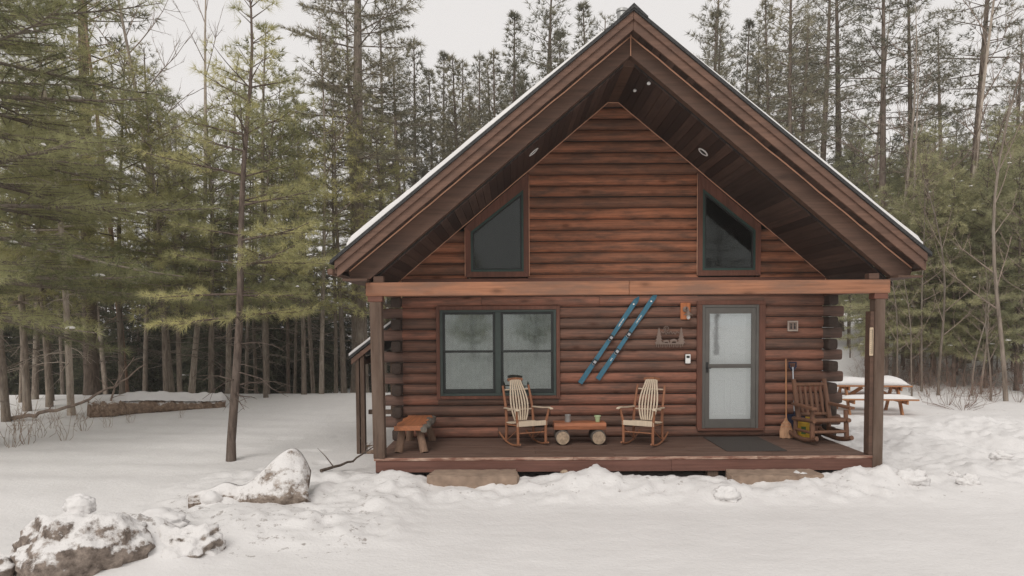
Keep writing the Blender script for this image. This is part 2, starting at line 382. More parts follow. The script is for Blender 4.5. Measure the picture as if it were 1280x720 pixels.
# ------------------------------------------------------------------ the cabin
DZ=.45; HW=3.66; RB=.19
CABIN=thing('log_cabin','dark red-brown log cabin with steep gable roof and front porch, standing in the snow','cabin')
def ceil_z(x): return 6.30-.84*abs(x)
def ceil_x(z): return (6.30-z)/.84
def roof_z(x): return 6.90-.815*abs(x)
PROF=[(t/8, .004+.062*max(0,math.sin(PI*t/8))**.48) for t in range(9)]
def log_piece(mb,z0,xl,xr,yf=0.0,h=RB,sub=1,tr=(0,1)):
    """one half-log between x limits that may depend on z; bulges towards -y"""
    vs=[];fs=[]; b=random.uniform(.88,1.1); dz=random.uniform(-.004,.004); n=len(PROF)
    PR=[(tr[0]+(tr[1]-tr[0])*q/8,.002+.064*max(0,math.sin(PI*(tr[0]+(tr[1]-tr[0])*q/8)))**.48) for q in range(9)]
    for s in range(sub+1):
        for t,d in PR:
            z=z0+.005+(h-.010)*t+dz
            a,c=xl(z),xr(z); 
            if c<a: c=a
            vs.append((a+(c-a)*s/sub, yf-d*b, z))
    for s in range(sub):
        for k in range(n-1):
            fs.append((s*n+k,(s+1)*n+k,(s+1)*n+k+1,s*n+k+1))
    fs.append(tuple(range(n))); fs.append(tuple(sub*n+k for k in range(n-1,-1,-1)))
    mb.add(vs,fs)
def run(mb,z0,a,b,yf=0.0,minlen=1.6,tr=(0,1)):
    """a course from a to b broken into separate lengths with butt joints"""
    ca=a if callable(a) else (lambda z,a=a:a); cb=b if callable(b) else (lambda z,b=b:b)
    zm=z0+RB/2; L=cb(zm)-ca(zm)
    if L<=.03: return
    cuts=[]
    if L>3.2:
        p=ca(zm)+random.uniform(1.2,2.6)
        while p<cb(zm)-.9: cuts.append(p); p+=random.uniform(1.6,3.4)
    pts=[ca]+[(lambda z,c=c:c) for c in cuts]+[cb]
    for q in range(len(pts)-1):
        l=pts[q]; r=pts[q+1]
        log_piece(mb,z0,(lambda z,l=l,q=q:l(z)+(.002 if q else 0)),(lambda z,r=r,q=q:r(z)-(.002 if q<len(pts)-2 else 0)),yf,tr=tr)
WIN=(-3.067,-.922,1.141,2.755); DOOR=(1.453,2.637,.59,2.824)
mb=MB()
for k in range(14):
    z0=DZ+RB*k; z1=z0+RB; op=[]
    for (a,b,c,d) in (WIN,DOOR):
        if min(z1,d)-max(z0,c)>.06: op.append((a+.02,b-.02))
    p=-HW
    for a,b in op: run(mb,z0,p,a); p=b
    run(mb,z0,p,HW)
    for (a,b,c,d) in (WIN,DOOR):
        if min(z1,d)-max(z0,c)>.06:
            if c-z0>.005: run(mb,z0,a+.02,b-.02,tr=(0,(c+.02-z0)/RB))
            if z1-d>.005: run(mb,z0,a+.02,b-.02,tr=((d-.02-z0)/RB,1))
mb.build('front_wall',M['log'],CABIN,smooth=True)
mb=MB()
for k in range(14,31):
    z0=DZ+RB*k; zm=z0+RB/2
    if z0>6.25: break
    le=lambda z:-max(ceil_x(z),0)-.02; re=lambda z:max(ceil_x(z),0)+.02
    if zm<4.15: run(mb,z0,le,-2.53); run(mb,z0,-1.465,1.475); run(mb,z0,2.54,re)
    elif zm<5.02: run(mb,z0,-1.465,1.475)
    else: run(mb,z0,le,re)
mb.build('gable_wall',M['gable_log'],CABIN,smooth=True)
# backing, side and back walls
mb=MB()
HD=9.0
for sx in(-1,1):
    for k in range(15):
        z0=DZ-RB*2+RB*k; pts=[]
        for yy in (.02,HD-.02):
            for t,dd in PROF: pts.append((sx*(HW-.0+dd),yy,z0+.002+(RB-.004)*t))
        n=len(PROF); mb.add(pts,[(q,n+q,n+q+1,q+1) for q in range(n-1)]+[tuple(range(n)),tuple(n+q for q in range(n-1,-1,-1))])
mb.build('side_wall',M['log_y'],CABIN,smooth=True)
mb=MB()
for k in range(-2,31):
    z0=DZ+RB*k
    if z0>6.2: break
    xe=min(HW,max(ceil_x(z0+RB*.6),.05)); pts=[]
    for xx in(-xe,xe):
        for t,dd in PROF: pts.append((xx,HD+dd,z0+.002+(RB-.004)*t))
    n=len(PROF); mb.add(pts,[(q,n+q,n+q+1,q+1) for q in range(n-1)]+[tuple(range(n)),tuple(n+q for q in range(n-1,-1,-1))])
mb.build('back_wall',M['log'],CABIN,smooth=True)
mb=MB()   # the frame behind the logs, with openings
def back_rects(y0,y1):
    mb.box(-HW+.01,WIN[0]+.08,y0,y1,.2,3.2); mb.box(WIN[1]-.08,DOOR[0]+.06,y0,y1,.2,3.2); mb.box(DOOR[1]-.06,HW-.01,y0,y1,.2,3.2)
    mb.box(WIN[0]+.08,WIN[1]-.08,y0,y1,.2,WIN[2]+.07); mb.box(WIN[0]+.08,WIN[1]-.08,y0,y1,WIN[3]-.08,3.2)
    mb.box(DOOR[0]+.06,DOOR[1]-.06,y0,y1,.2,.55); mb.box(DOOR[0]+.06,DOOR[1]-.06,y0,y1,DOOR[3]-.06,3.2)
back_rects(.0,.12)
mb.prism([(-3.6,3.2),(-2.5,3.2),(-2.5,4.16),(-3.6,3.24)],0,.12)
mb.prism([(3.6,3.2),(2.5,3.2),(2.5,4.16),(3.6,3.24)],0,.12)
mb.prism([(-1.5,3.2),(1.5,3.2),(1.5,5.0),(0,6.27),(-1.5,5.0)],0,.12)
mb.build('wall_frame',M['interior'],CABIN)
# lintel board over the porch wall, corner boards
mb=MB(); mb.box(-HW,HW,-.075,-.0,3.085,3.23); mb.build('header_board',M['trim_x'],CABIN,bevel=.006)
# corner logs: long ends of the front courses, stubs of the side courses
for sx in(-1,1):
    for k in range(0,13):
        zc=DZ+RB*(k+.5); mb=MB(); a=.093; poly=[]
        for q in range(14):
            t=2*PI*q/14; c,s_=math.cos(t),math.sin(t)
            poly.append((math.copysign(abs(c)**.42,c),math.copysign(abs(s_)**.42,s_)))
        if k%2:
            L=.345+random.uniform(-.015,.02); e=random.uniform(.9,1.02)
            vs=[];st=[(0,1),(L-.03,1),(L-.006,.95),(L,.86)]
            for xx,sc in st: vs+=[(sx*(HW-.01+xx),.045+.105*sc*p,zc+a*sc*q) for p,q in poly]
            fs=[(i*14+j,i*14+(j+1)%14,(i+1)*14+(j+1)%14,(i+1)*14+j) for i in range(3) for j in range(14)]+[tuple(range(14)),tuple(42+j for j in range(14))]
            mb.add(vs,fs); mb.build('corner_log',M['log_end'],CABIN,smooth=True)
        else:
            L=.30+random.uniform(-.02,.02); vs=[];st=[(0,1),(L-.03,1),(L-.006,.95),(L,.86)]
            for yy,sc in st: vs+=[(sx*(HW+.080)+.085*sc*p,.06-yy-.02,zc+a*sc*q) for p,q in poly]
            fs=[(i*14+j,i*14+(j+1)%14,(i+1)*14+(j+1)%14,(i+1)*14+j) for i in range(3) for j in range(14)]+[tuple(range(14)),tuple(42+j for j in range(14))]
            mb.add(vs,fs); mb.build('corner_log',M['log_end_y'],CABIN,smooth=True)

# double window
mb=MB()
x0,x1,z0,z1=WIN
mb.box(x0,-3.005,-.098,.0,z0,z1); mb.box(-.985,x1,-.098,.0,z0,z1); mb.box(-3.005,-.985,-.096,.0,2.69,z1); mb.box(-3.005,-.985,-.096,.0,z0,1.195)
mb.build('window_trim',M['trim'],CABIN,bevel=.004)
WX=[(-3.003,-2.035),(-1.955,-.987)]
frm=MB(); fz0,fz1=1.197,2.688
frm.box(-3.003,-2.955,-.092,.06,fz0,fz1); frm.box(-1.035,-.987,-.092,.06,fz0,fz1); frm.box(-2.045,-1.945,-.094,.06,fz0+.045,fz1-.04)
frm.box(-2.955,-1.035,-.090,.06,fz1-.04,fz1); frm.box(-2.955,-1.035,-.100,.06,fz0,fz0+.045)
WINDOW=frm.build('window',M['frame_green'],CABIN,bevel=.004)
for a,b in ((-2.955,-2.045),(-1.945,-1.035)):
    zc=1.967
    for (q0,q1,yy) in ((zc-.02,fz1-.04,-.045),(fz0+.045,zc+.02,-.02)):
        s=MB(); t=.042; bt=.042 if yy<-.03 else .07
        s.box(a,a+t,yy-.03,yy+.01,q0,q1); s.box(b-t,b,yy-.03,yy+.01,q0,q1); s.box(a+t,b-t,yy-.028,yy+.01,q1-.04,q1); s.box(a+t,b-t,yy-.028,yy+.01,q0,q0+bt)
        s.build('sash',M['sash'],WINDOW,bevel=.003)
        p=MB(); p.box(a+t,b-t,yy-.012,yy-.006,q0+bt,q1-.04); p.build('pane',M['glass'],WINDOW)
    # lace curtain, gathered in folds
    nn=90; vs=[]; 
    for r in range(2):
        for i_ in range(nn+1):
            t=i_/nn; vs.append((a+(b-a)*t,.10+.014*math.sin(t*46+a)+.010*math.sin(t*21+2*a),1.16 if r==0 else 2.70))
    c=MB(); c.add(vs,[(i_,i_+1,nn+2+i_,nn+1+i_) for i_ in range(nn)])
    c.build('curtain',M['curtain'],WINDOW,smooth='all')
r=MB(); r.box(-3.1,-.9,.13,.14,1.1,2.8); r.build('dim_room_panel',M['interior'],CABIN)  # flat panel behind the curtains, the unlit room's darkness put into its colour

# gable windows
def offs(poly,d):
    n=len(poly); out=[]; P=[Vector(p) for p in poly]
    cx=sum((p for p in P),Vector((0,0)))/n
    for i_ in range(n):
        a,b,c=P[i_-1],P[i_],P[(i_+1)%n]; e1=(b-a).normalized(); e2=(c-b).normalized()
        n1=Vector((-e1.y,e1.x)); n2=Vector((-e2.y,e2.x))
        if n1.dot(cx-b)<0: n1=-n1
        if n2.dot(cx-b)<0: n2=-n2
        k=d/(1+n1.dot(n2)); out.append(b+(n1+n2)*k)
    return out
def ring(mb,po,pi_,y0,y1):
    n=len(po)
    for i_ in range(n):
        j=(i_+1)%n; q=[po[i_],po[j],pi_[j],pi_[i_]]
        mb.prism([(p[0],p[1]) for p in q],y0,y1)
for sx in(-1,1):
    P=[(sx*2.549,3.255),(sx*1.452,3.255),(sx*1.452,5.045),(sx*2.549,4.125)]
    inner=offs(P,.092); inner[2]=Vector((inner[2].x,inner[2].y-.10)); inner[3]=Vector((inner[3].x,inner[3].y-.05))
    mb=MB(); ring(mb,[Vector(p) for p in P],inner,-.085,-.0); mb.build('gable_window_trim',M['trim'],CABIN,bevel=.003)
    i2=offs([tuple(p) for p in inner],.035); i3=offs([tuple(p) for p in inner],.062)
    mb=MB(); ring(mb,inner,i2,-.083,.03); GW=mb.build('gable_window',M['gwin_green'],CABIN,bevel=.003)
    mb=MB(); ring(mb,i2,i3,-.070,.03); mb.build('sash',M['sash'],GW,bevel=.002)
    mb=MB(); mb.prism([(p[0],p[1]) for p in i3],-.05,-.045); mb.build('pane',M['glass_dark'],GW)
    mb=MB(); mb.prism([(p[0],p[1]) for p in P],.10,.11); mb.build('dim_room_panel',plain('dim_loft_tone',(.10,.105,.095),.9,var=.4,scale=3),CABIN)  # flat upright panel behind the pane, dimness of the loft painted as grey

# door with storm door
mb=MB(); x0,x1,z0,z1=DOOR
mb.box(x0,1.545,-.098,0,.60,z1-.07); mb.box(2.525,x1,-.098,0,.60,z1-.07); mb.box(x0,x1,-.101,0,z1-.07,z1)
mb.build('door_trim',M['trim'],CABIN,bevel=.004)
mb=MB(); mb.box(1.47,2.62,-.115,.05,.565,.605); mb.build('threshold',M['trim_x'],CABIN,bevel=.005)
fx0,fx1,fz0,fz1=1.547,2.523,.607,2.752
mb=MB(); t=.045
mb.box(fx0,fx0+t,-.095,.02,fz0,fz1); mb.box(fx1-t,fx1,-.095,.02,fz0,fz1); mb.box(fx0+t,fx1-t,-.093,.02,fz1-t,fz1)
mb.build('door_frame',M['door_grey'],CABIN,bevel=.003)
dx0,dx1,dz0,dz1=fx0+t+.003,fx1-t-.003,fz0+.003,fz1-t-.003
mb=MB(); gx0,gx1=1.672,2.398; mz=1.69
mb.box(dx0,gx0,-.088,-.055,dz0,dz1); mb.box(gx1,dx1,-.088,-.055,dz0,dz1)
mb.box(gx0,gx1,-.087,-.055,2.60,dz1); mb.box(gx0,gx1,-.087,-.055,dz0,.765); mb.box(gx0,gx1,-.090,-.055,mz-.035,mz+.035)
SD=mb.build('storm_door',M['door_grey'],CABIN,bevel=.003)
mb=MB(); mb.box(gx0,gx1,-.074,-.069,mz+.035,2.60); mb.build('pane',M['glass_clear'],SD)
mb=MB(); mb.box(gx0,gx1,-.074,-.069,.765,mz-.035); mb.build('pane',M['glass_clear'],SD)
mb=MB(); mb.box(gx0-.06,gx0-.025,-.10,-.088,1.58,1.76); mb.tube([(gx0-.045,-.10,1.66),(gx0-.045,-.135,1.66),(gx0+.015,-.14,1.66)],.010,8); mb.build('handle',M['black'],SD,smooth=True)
mb=MB(); mb.box(gx0+.005,gx1-.005,-.095,-.088,mz-.005,mz+.008); mb.build('slide_rail',M['door_grey'],SD)
# white panelled inner door
mb=MB(); mb.box(1.60,2.47,.045,.085,.61,2.70)
for px0,px1 in((1.72,1.99),(2.08,2.35)):
    for pz0,pz1 in((.82,1.45),(1.58,2.18),(2.28,2.56)):
        for q in ((px0,px1,pz0,pz0+.018),(px0,px1,pz1-.018,pz1),(px0,px0+.018,pz0+.018,pz1-.018),(px1-.018,px1,pz0+.018,pz1-.018)):
            mb.box(q[0],q[1],.032,.045,q[2],q[3])
mb.build('inner_door',M['door_white'],CABIN,bevel=.004)

# porch ceiling boards, ridge beam
def boards(name,zf,xa,xb,y0,y1,wd,th,mat):
    mb=MB()
    for sx in(-1,1):
        p=xa
        while p<xb-1e-4:
            q=min(xb,p+wd); g_=.003
            vs=[]
            for yy in(y0,y1):
                for xx,up in((p+g_,0),(q-g_,0),(q-g_,th),(p+g_,th)): vs.append((sx*xx,yy,zf(xx)+up+ (0 if True else 0)))
            mb.add(vs,[(0,1,2,3),(7,6,5,4),(0,4,5,1),(1,5,6,2),(2,6,7,3),(3,7,4,0)]); p=q
    return mb.build(name,mat,CABIN)
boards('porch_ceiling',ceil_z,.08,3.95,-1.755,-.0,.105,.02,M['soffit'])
boards('ceiling_backing',lambda x:ceil_z(x)+.024,.08,3.95,-1.755,-.0,4,.02,M['interior'])
mb=MB(); mb.box(-.085,.085,-1.755,.0,6.235,6.50); mb.build('ridge_beam',M['rafter'],CABIN,bevel=.004)
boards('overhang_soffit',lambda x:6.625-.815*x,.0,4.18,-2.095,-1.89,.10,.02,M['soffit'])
# rafters at the posts
for sx in(-1,1):
    mb=MB(); poly=[(sx*.003,6.336),(sx*.003,6.622),(sx*4.165,3.232),(sx*4.13,3.118),(sx*3.845,3.118)]
    mb.prism(poly,-1.90,-1.757); o=mb.build('porch_rafter',M['rafter'],CABIN,bevel=.004)
# barge boards: a deep board with a proud strip above it
for sx in(-1,1):
    mb=MB(); E=4.27 if sx<0 else 4.20
    mb.prism([(sx*.002,6.615),(sx*.002,6.76),(sx*E,6.76-.815*E),(sx*E,6.615-.815*E)],-2.135,-2.097); mb.build('barge_board',M['fascia'],CABIN,bevel=.004)
    mb=MB(); E=4.30 if sx<0 else 4.23
    mb.prism([(sx*.002,6.755),(sx*.002,6.868),(sx*E,6.868-.815*E),(sx*E,6.755-.815*E)],-2.168,-2.097); mb.build('rake_trim',M['fascia'],CABIN,bevel=.004)
    # eave board and the soffit return
    ex=4.30 if sx<0 else 4.235
    mb=MB(); mb.box(sx*ex-.02,sx*ex+.02,-2.09,HD+.3,3.19,3.345); mb.build('eave_board',M['fascia'],CABIN,bevel=.004)
    mb=MB(); mb.box(min(sx*3.85,sx*4.21),max(sx*3.85,sx*4.21),-2.09,HD+.2,3.085,3.115); mb.build('eave_soffit',M['rafter'],CABIN)
    if sx<0:
      mb=MB(); mb.box(min(sx*4.325,sx*4.42),max(sx*4.325,sx*4.42),-2.12,HD+.2,3.17,3.26); mb.build('gutter',M['fascia'],CABIN,bevel=.02)
# roof
for sx in(-1,1):
    mb=MB(); E=4.36 if sx<0 else 4.28
    mb.prism([(0,6.872),(0,6.925),(sx*E,6.925-.815*E),(sx*E,6.872-.815*E)],-2.195,HD+.35); RF=mb.build('roof',M['shingle'],CABIN)
    # snow lying on the slope
    mb=MB(); nn=60; ny_=40; vs=[]; x_end=4.12 if sx<0 else 4.16; th0=.115 if sx<0 else .085
    for j in range(ny_+1):
        yy=-2.17+(HD+2.45)*(j/ny_)**1.6
        for i_ in range(nn+1):
            xx=.42+(x_end-.42)*i_/nn
            th=th0*(.30+.70*(xx/4.2))*(1+.5*float(fbm(np.array([xx*2.2+sx]),np.array([yy*1.5]),3,5)[0]))
            if i_==0 or i_==nn or j==0: th*=.55
            if i_==nn: xx-=0
            z=6.927-.815*xx
            vs.append((sx*xx,yy,z)); vs.append((sx*(xx+.0),yy+(.012 if j==0 else 0),z+max(th,.012)))
    fs=[]; W_=2*(nn+1)
    for j in range(ny_):
        for i_ in range(nn):
            a=j*W_+2*i_; fs.append((a+1,a+3,a+W_+3,a+W_+1))
    for i_ in range(nn): fs.append((2*i_,2*i_+2,2*i_+3,2*i_+1))
    for j in range(ny_): a=j*W_+2*nn; fs.append((a,a+W_,a+W_+1,a+1)); a=j*W_; fs.append((a,a+W_,a+W_+1,a+1))
    mb.add(vs,fs); mb.build('roof_snow',M['snow'],RF,smooth=True)
mb=MB(); mb.prism([(-.20,6.775),(0,6.962),(.20,6.775),(.20,6.745),(0,6.90),(-.20,6.745)],-2.21,HD+.36); mb.build('ridge_cap',M['shingle'],CABIN)
p=atY(778,13,3.2)
mb=MB(); mb.lathe([(.118,5.9),(.118,p.z-.06),(.10,p.z-.05)],(p.x,3.2,0),20)
mb.lathe([(.125,p.z-.05),(.135,p.z-.045),(.135,p.z+.005),(.12,p.z+.02)],(p.x,3.2,0),20)
mb.build('chimney_pipe',M['steel'],CABIN,smooth=True)

# tie beam, posts, braces
mb=MB(); mb.box(-3.905,-.02,-1.925,-1.735,2.866,3.067); mb.box(-.017,3.828,-1.927,-1.737,2.866,3.067); mb.build('tie_beam',M['beam'],CABIN,bevel=.008)
for xx in(-3.72,3.60):
    mb=MB(); mb.box(xx-.075,xx+.075,-1.90,-1.76,3.07,3.16); mb.build('rafter_block',M['rafter'],CABIN,bevel=.005)
def post(xb,xt,wb,wt,z0,z1):
    mb=MB(); vs=[]
    for z,xc,w_ in((z0,xb,wb),(z1,xt,wt)):
        for i_,j in((-1,-1),(1,-1),(1,1),(-1,1)): vs.append((xc+w_/2*i_,-1.83+.09*j,z))
    mb.add(vs,[(3,2,1,0),(4,5,6,7),(0,1,5,4),(1,2,6,5),(2,3,7,6),(3,0,4,7)])
    o=mb.build('porch_post',M['post'],CABIN,bevel=.008); return o
post(-3.742,-3.768,.17,.175,.452,2.78); post(3.685,3.69,.145,.15,.24,2.78)
mb=MB(); mb.box(-3.88,-3.665,-1.92,-1.74,2.782,2.864); mb.build('post_cap',M['trim_x'],CABIN,bevel=.005)
mb=MB(); mb.box(3.60,3.80,-1.92,-1.74,2.782,2.864); mb.build('post_cap',M['trim_x'],CABIN,bevel=.005)
mb=MB(); mb.box(3.555,3.612,-1.90,-1.74,.46,2.60); mb.build('post_strip',M['rafter'],CABIN,bevel=.004)
for xx in (-3.75,3.72):   # side plates carried by the posts
    mb=MB(); mb.box(xx-.07,xx+.07,-1.73,.0,2.90,3.05); mb.build('side_plate',M['log_y'],CABIN,bevel=.01)
# deck
mb=MB(); yy=-1.86
while yy<-.02:
    w_=.138; segs=[-3.80]; p_=-3.80
    while p_<3.60: p_+=random.choice([2.4,3.0,3.6]); segs.append(min(p_,3.615))
    for a,b in zip(segs,segs[1:]): mb.box(a+.001,b-.002,yy,min(yy+w_-.005,-.005),.418,.45+random.uniform(-.0015,.0015))
    yy+=w_
mb.build('porch_deck',M['deck'],CABIN,bevel=.004)
mb=MB()
for a,b in((-3.825,-.85),(-.848,1.9),(1.902,3.64)): mb.box(a,b,-1.905,-1.862,.410,.452)
mb.build('deck_nosing',M['nosing'],CABIN,bevel=.007,seg=2)
mb=MB()
for a,b in((-3.80,.62),(.623,3.62)): mb.box(a,b,-1.895,-1.855,.235,.409)
mb.box(3.58,3.62,-1.854,0,.235,.409); mb.box(-3.80,-3.76,-1.854,0,.235,.409)
mb.build('deck_fascia',M['deck_edge'],CABIN,bevel=.004)
for xx in(-3.72,-1.0,1.25,3.5):
    mb=MB(); mb.box(xx-.08,xx+.08,-1.86,-1.70,-.15,.233); mb.build('deck_pier',M['post'],CABIN,bevel=.006)
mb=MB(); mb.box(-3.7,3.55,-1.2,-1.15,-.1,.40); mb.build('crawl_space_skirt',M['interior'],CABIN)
mb=MB(); mb.box(-3.62,3.62,.0,HD,-.3,.40); mb.build('foundation',plain('grey_block',(.22,.21,.20),.9,bump=.4),CABIN)
# recessed porch lights
for (u,v_) in((667,190),(879,190)):
    d_=ray(u,v_); best=None
    for s in np.linspace(8,14,4000):
        q=CAMP+d_*s
        if q.z-ceil_z(q.x)>0 and -1.7<q.y<0: best=q; break
    if best is None: continue
    sx=math.copysign(1,best.x); mb=MB(); nrm=Vector((-sx*.84,0,-1)).normalized()
    rot=nrm.to_track_quat('Z','Y').to_matrix().to_4x4(); rot.translation=Vector((best.x,best.y,ceil_z(best.x)))
    mb.lathe([(.095,-.005),(.095,.006),(.070,.012),(.066,.001)],(0,0,0),24,rot); RL=mb.build('recessed_light',M['white'],CABIN,smooth=True)
    mb=MB(); mb.lathe([(.064,-.02),(.064,.003)],(0,0,0),20,rot); mb.build('lamp_lens',M['black'],RL)
for (u,v_) in((811,102),(793.5,111)):
    d_=ray(u,v_)
    for s in np.linspace(8,14,6000):
        q=CAMP+d_*s
        if q.z-ceil_z(q.x)>0 and -1.75<q.y<0:
            mb=MB(); mb.lathe([(.004,-.05),(.022,-.045),(.03,-.028),(.024,-.01),(.012,.0)],(q.x,q.y,ceil_z(q.x)),12); mb.build('ceiling_hook',M['white'],CABIN,smooth=True); break

# lean-to at the left side
mb=MB(); ly0,ly1=.35,4.2
xa,za,xb,zb=-4.68,1.83,-3.74,2.56
mb.prism([(xa,za),(xa,za+.05),(xb,zb+.05),(xb,zb)],ly0,ly1); LT=mb.build('side_porch_roof',M['shingle'],CABIN)
mb=MB(); mb.prism([(xa+.03,za-.10),(xa+.03,za-.004),(xb,zb-.004),(xb,zb-.10)],ly0+.02,ly0+.07); mb.build('side_porch_rafter',M['fascia'],LT)
mb=MB(); nn=16; vs=[]
for j in range(13):
    yy=ly0+.01+(ly1-ly0)*j/12
    for i_ in range(nn+1):
        t=i_/nn; xx=xa-.01+(xb-xa)*t*.97; z=za+.052+(zb-za)*t*.97; th=.085*(1-.35*t)*(.6 if i_==0 or j==0 else 1)*random.uniform(.9,1.1)
        vs+= [(xx,yy,z),(xx,yy,z+th)]
fs=[]; W_=2*(nn+1)
for j in range(12):
    for i_ in range(nn): a=j*W_+2*i_; fs.append((a+1,a+3,a+W_+3,a+W_+1))
for i_ in range(nn): fs.append((2*i_,2*i_+2,2*i_+3,2*i_+1))
for j in range(12): a=j*W_; fs.append((a,a+W_,a+W_+1,a+1))
mb.add(vs,fs); mb.build('roof_snow',M['snow'],LT,smooth=True)
for xx,w_ in((-4.55,.065),(-4.462,.075)):
    mb=MB(); zz=1.84+(xx+4.68)*.777
    mb.box(xx-w_/2,xx+w_/2,.40,.53,hgt(xx,.45)-.05,zz-.02); mb.build('side_porch_post',M['post'],CABIN,bevel=.005)
mb=MB(); mb.box(-4.60,-4.42,.535,4.1,1.72,1.83); mb.build('side_porch_plate',M['rafter'],CABIN,bevel=.005)
mb=MB(); mb.box(-4.55,-4.43,3.9,4.02,-.4,1.73); mb.build('side_porch_post',M['post'],CABIN,bevel=.005)
mb=MB(); mb.box(-4.40,-3.75,.6,.68,.80,.88); mb.build('side_porch_rail',M['post'],CABIN,bevel=.005)

# rope light strung along rafters, gable edge and window trim
RL=thing('rope_light','thin pale rope light strung along the rafters and gable edges of the log cabin','rope light',(0,-1.9,3.1))
def rl(name,pts,r=.009):
    mb=MB(); out=[]
    for a,b in zip(pts,pts[1:]):
        a=Vector(a);b=Vector(b); n=max(2,int((b-a).length/.25))
        for q in range(n): out.append(a.lerp(b,q/n)+Vector((0,random.uniform(-.002,.002),random.uniform(-.006,.006) if 0<q else 0)))
    out.append(Vector(pts[-1])); out=[p-Vector((0,-1.9,3.1)) for p in out]
    mb.tube(out,r,6); return mb.build(name,M['rope'],RL,smooth='all')
rl('rafter_strand',[(-4.14,-1.913,3.235),(0,-1.913,6.612)],.011); rl('rafter_strand',[(0,-1.913,6.612),(4.14,-1.913,3.235)],.011)
rl('gable_strand',[(-3.66,-.08,3.225),(-.09,-.08,6.215),(.09,-.08,6.215),(3.66,-.08,3.225)])
rl('corner_strand',[(-3.665,-.085,3.2),(-3.665,-.085,2.74)],.007); rl('corner_strand',[(3.665,-.085,3.2),(3.665,-.085,2.86)],.007)
rl('peak_strand',[(.0,-1.913,6.33),(.0,-1.913,6.612),(.06,-2.10,6.74)],.008)
rl('window_strand',[(-1.447,-.092,3.27),(-1.447,-.092,5.0)],.006); rl('window_strand',[(1.447,-.092,3.27),(1.447,-.092,5.0)],.006); rl('window_strand',[(-2.555,-.092,3.27),(-2.555,-.092,4.1)],.006)
rl('soffit_strand',[(3.68,-.2,3.215),(4.0,-1.70,3.17)],.007); rl('soffit_strand',[(-3.68,-.2,3.215),(-4.0,-1.70,3.17)],.007)
# ------------------------------------------------------------------ furniture and things on the porch
M['hick']=wood('hickory_posts',(.36,.165,.085),(.30,.13,.07),'z',.35,(.2,.09,.05),.4,.5)
M['ash']=wood('pale_ash_slats',(.66,.55,.42),(.60,.49,.37),'z',.2,None,0,.5)
M['cedar']=wood('cedar_log',(.24,.118,.070),(.17,.085,.052),'z',.4,(.10,.058,.04),.6,.65)
M['slab']=wood('orange_slab',(.50,.19,.085),(.44,.165,.075),'y',.45,(.22,.10,.06),.6,.5)
M['slab_x']=wood('half_log_slab',(.42,.16,.08),(.36,.14,.07),'x',.45,(.15,.075,.05),.7,.55)
M['bench_leg']=wood('bench_leg_wood',(.26,.165,.11),(.21,.13,.09),'z',.45,(.13,.085,.06),.5,.75)
M['barkedge']=barkmat('grey_bark_edge',(.07,.06,.052),(.20,.17,.145))
M['cutend']=plain('cut_log_end',(.36,.27,.19),.85,var=.35,scale=26)
M['stone']=plain('tan_flagstone',(.27,.195,.145),.9,var=.22,scale=7,bump=.6)
M['mat']=plain('dark_door_mat',(.055,.047,.042),.95,var=.3,scale=60,bump=.6)
M['ski']=plain('blue_ski_paint',(.046,.155,.225),.4,var=.1)
M['skidark']=plain('dark_binding_plate',(.03,.05,.06),.5)
M['bristle']=wood('broom_straw',(.52,.30,.18),(.45,.26,.155),'z',.5,None,0,.8)
M['handle']=wood('broom_handle_wood',(.50,.25,.12),(.45,.22,.11),'z',.2,None,0,.5)
M['navy']=plain('navy_plastic',(.012,.018,.045),.4)
M['alu']=plain('brushed_aluminium',(.5,.52,.55),.35,.8)
M['yellow']=plain('yellow_plastic',(.85,.56,.06),.45,var=.08)
M['tin']=plain('grey_tin',(.34,.34,.33),.4,.15)
M['greenpot']=plain('pale_green_glaze',(.42,.52,.30),.4,var=.08)
M['rust']=plain('brown_grey_metal',(.23,.17,.14),.6,.3)
M['plaque']=wood('orange_plaque',(.50,.17,.07),(.45,.16,.065),'z',.4,None,0,.55)
M['picnic']=wood('orange_stained_pine',(.46,.225,.11),(.40,.19,.09),'x',.35,(.3,.12,.06),.5,.6)
M['picnic_leg']=wood('orange_stained_legs',(.44,.205,.095),(.38,.175,.08),'z',.35,None,0,.6)

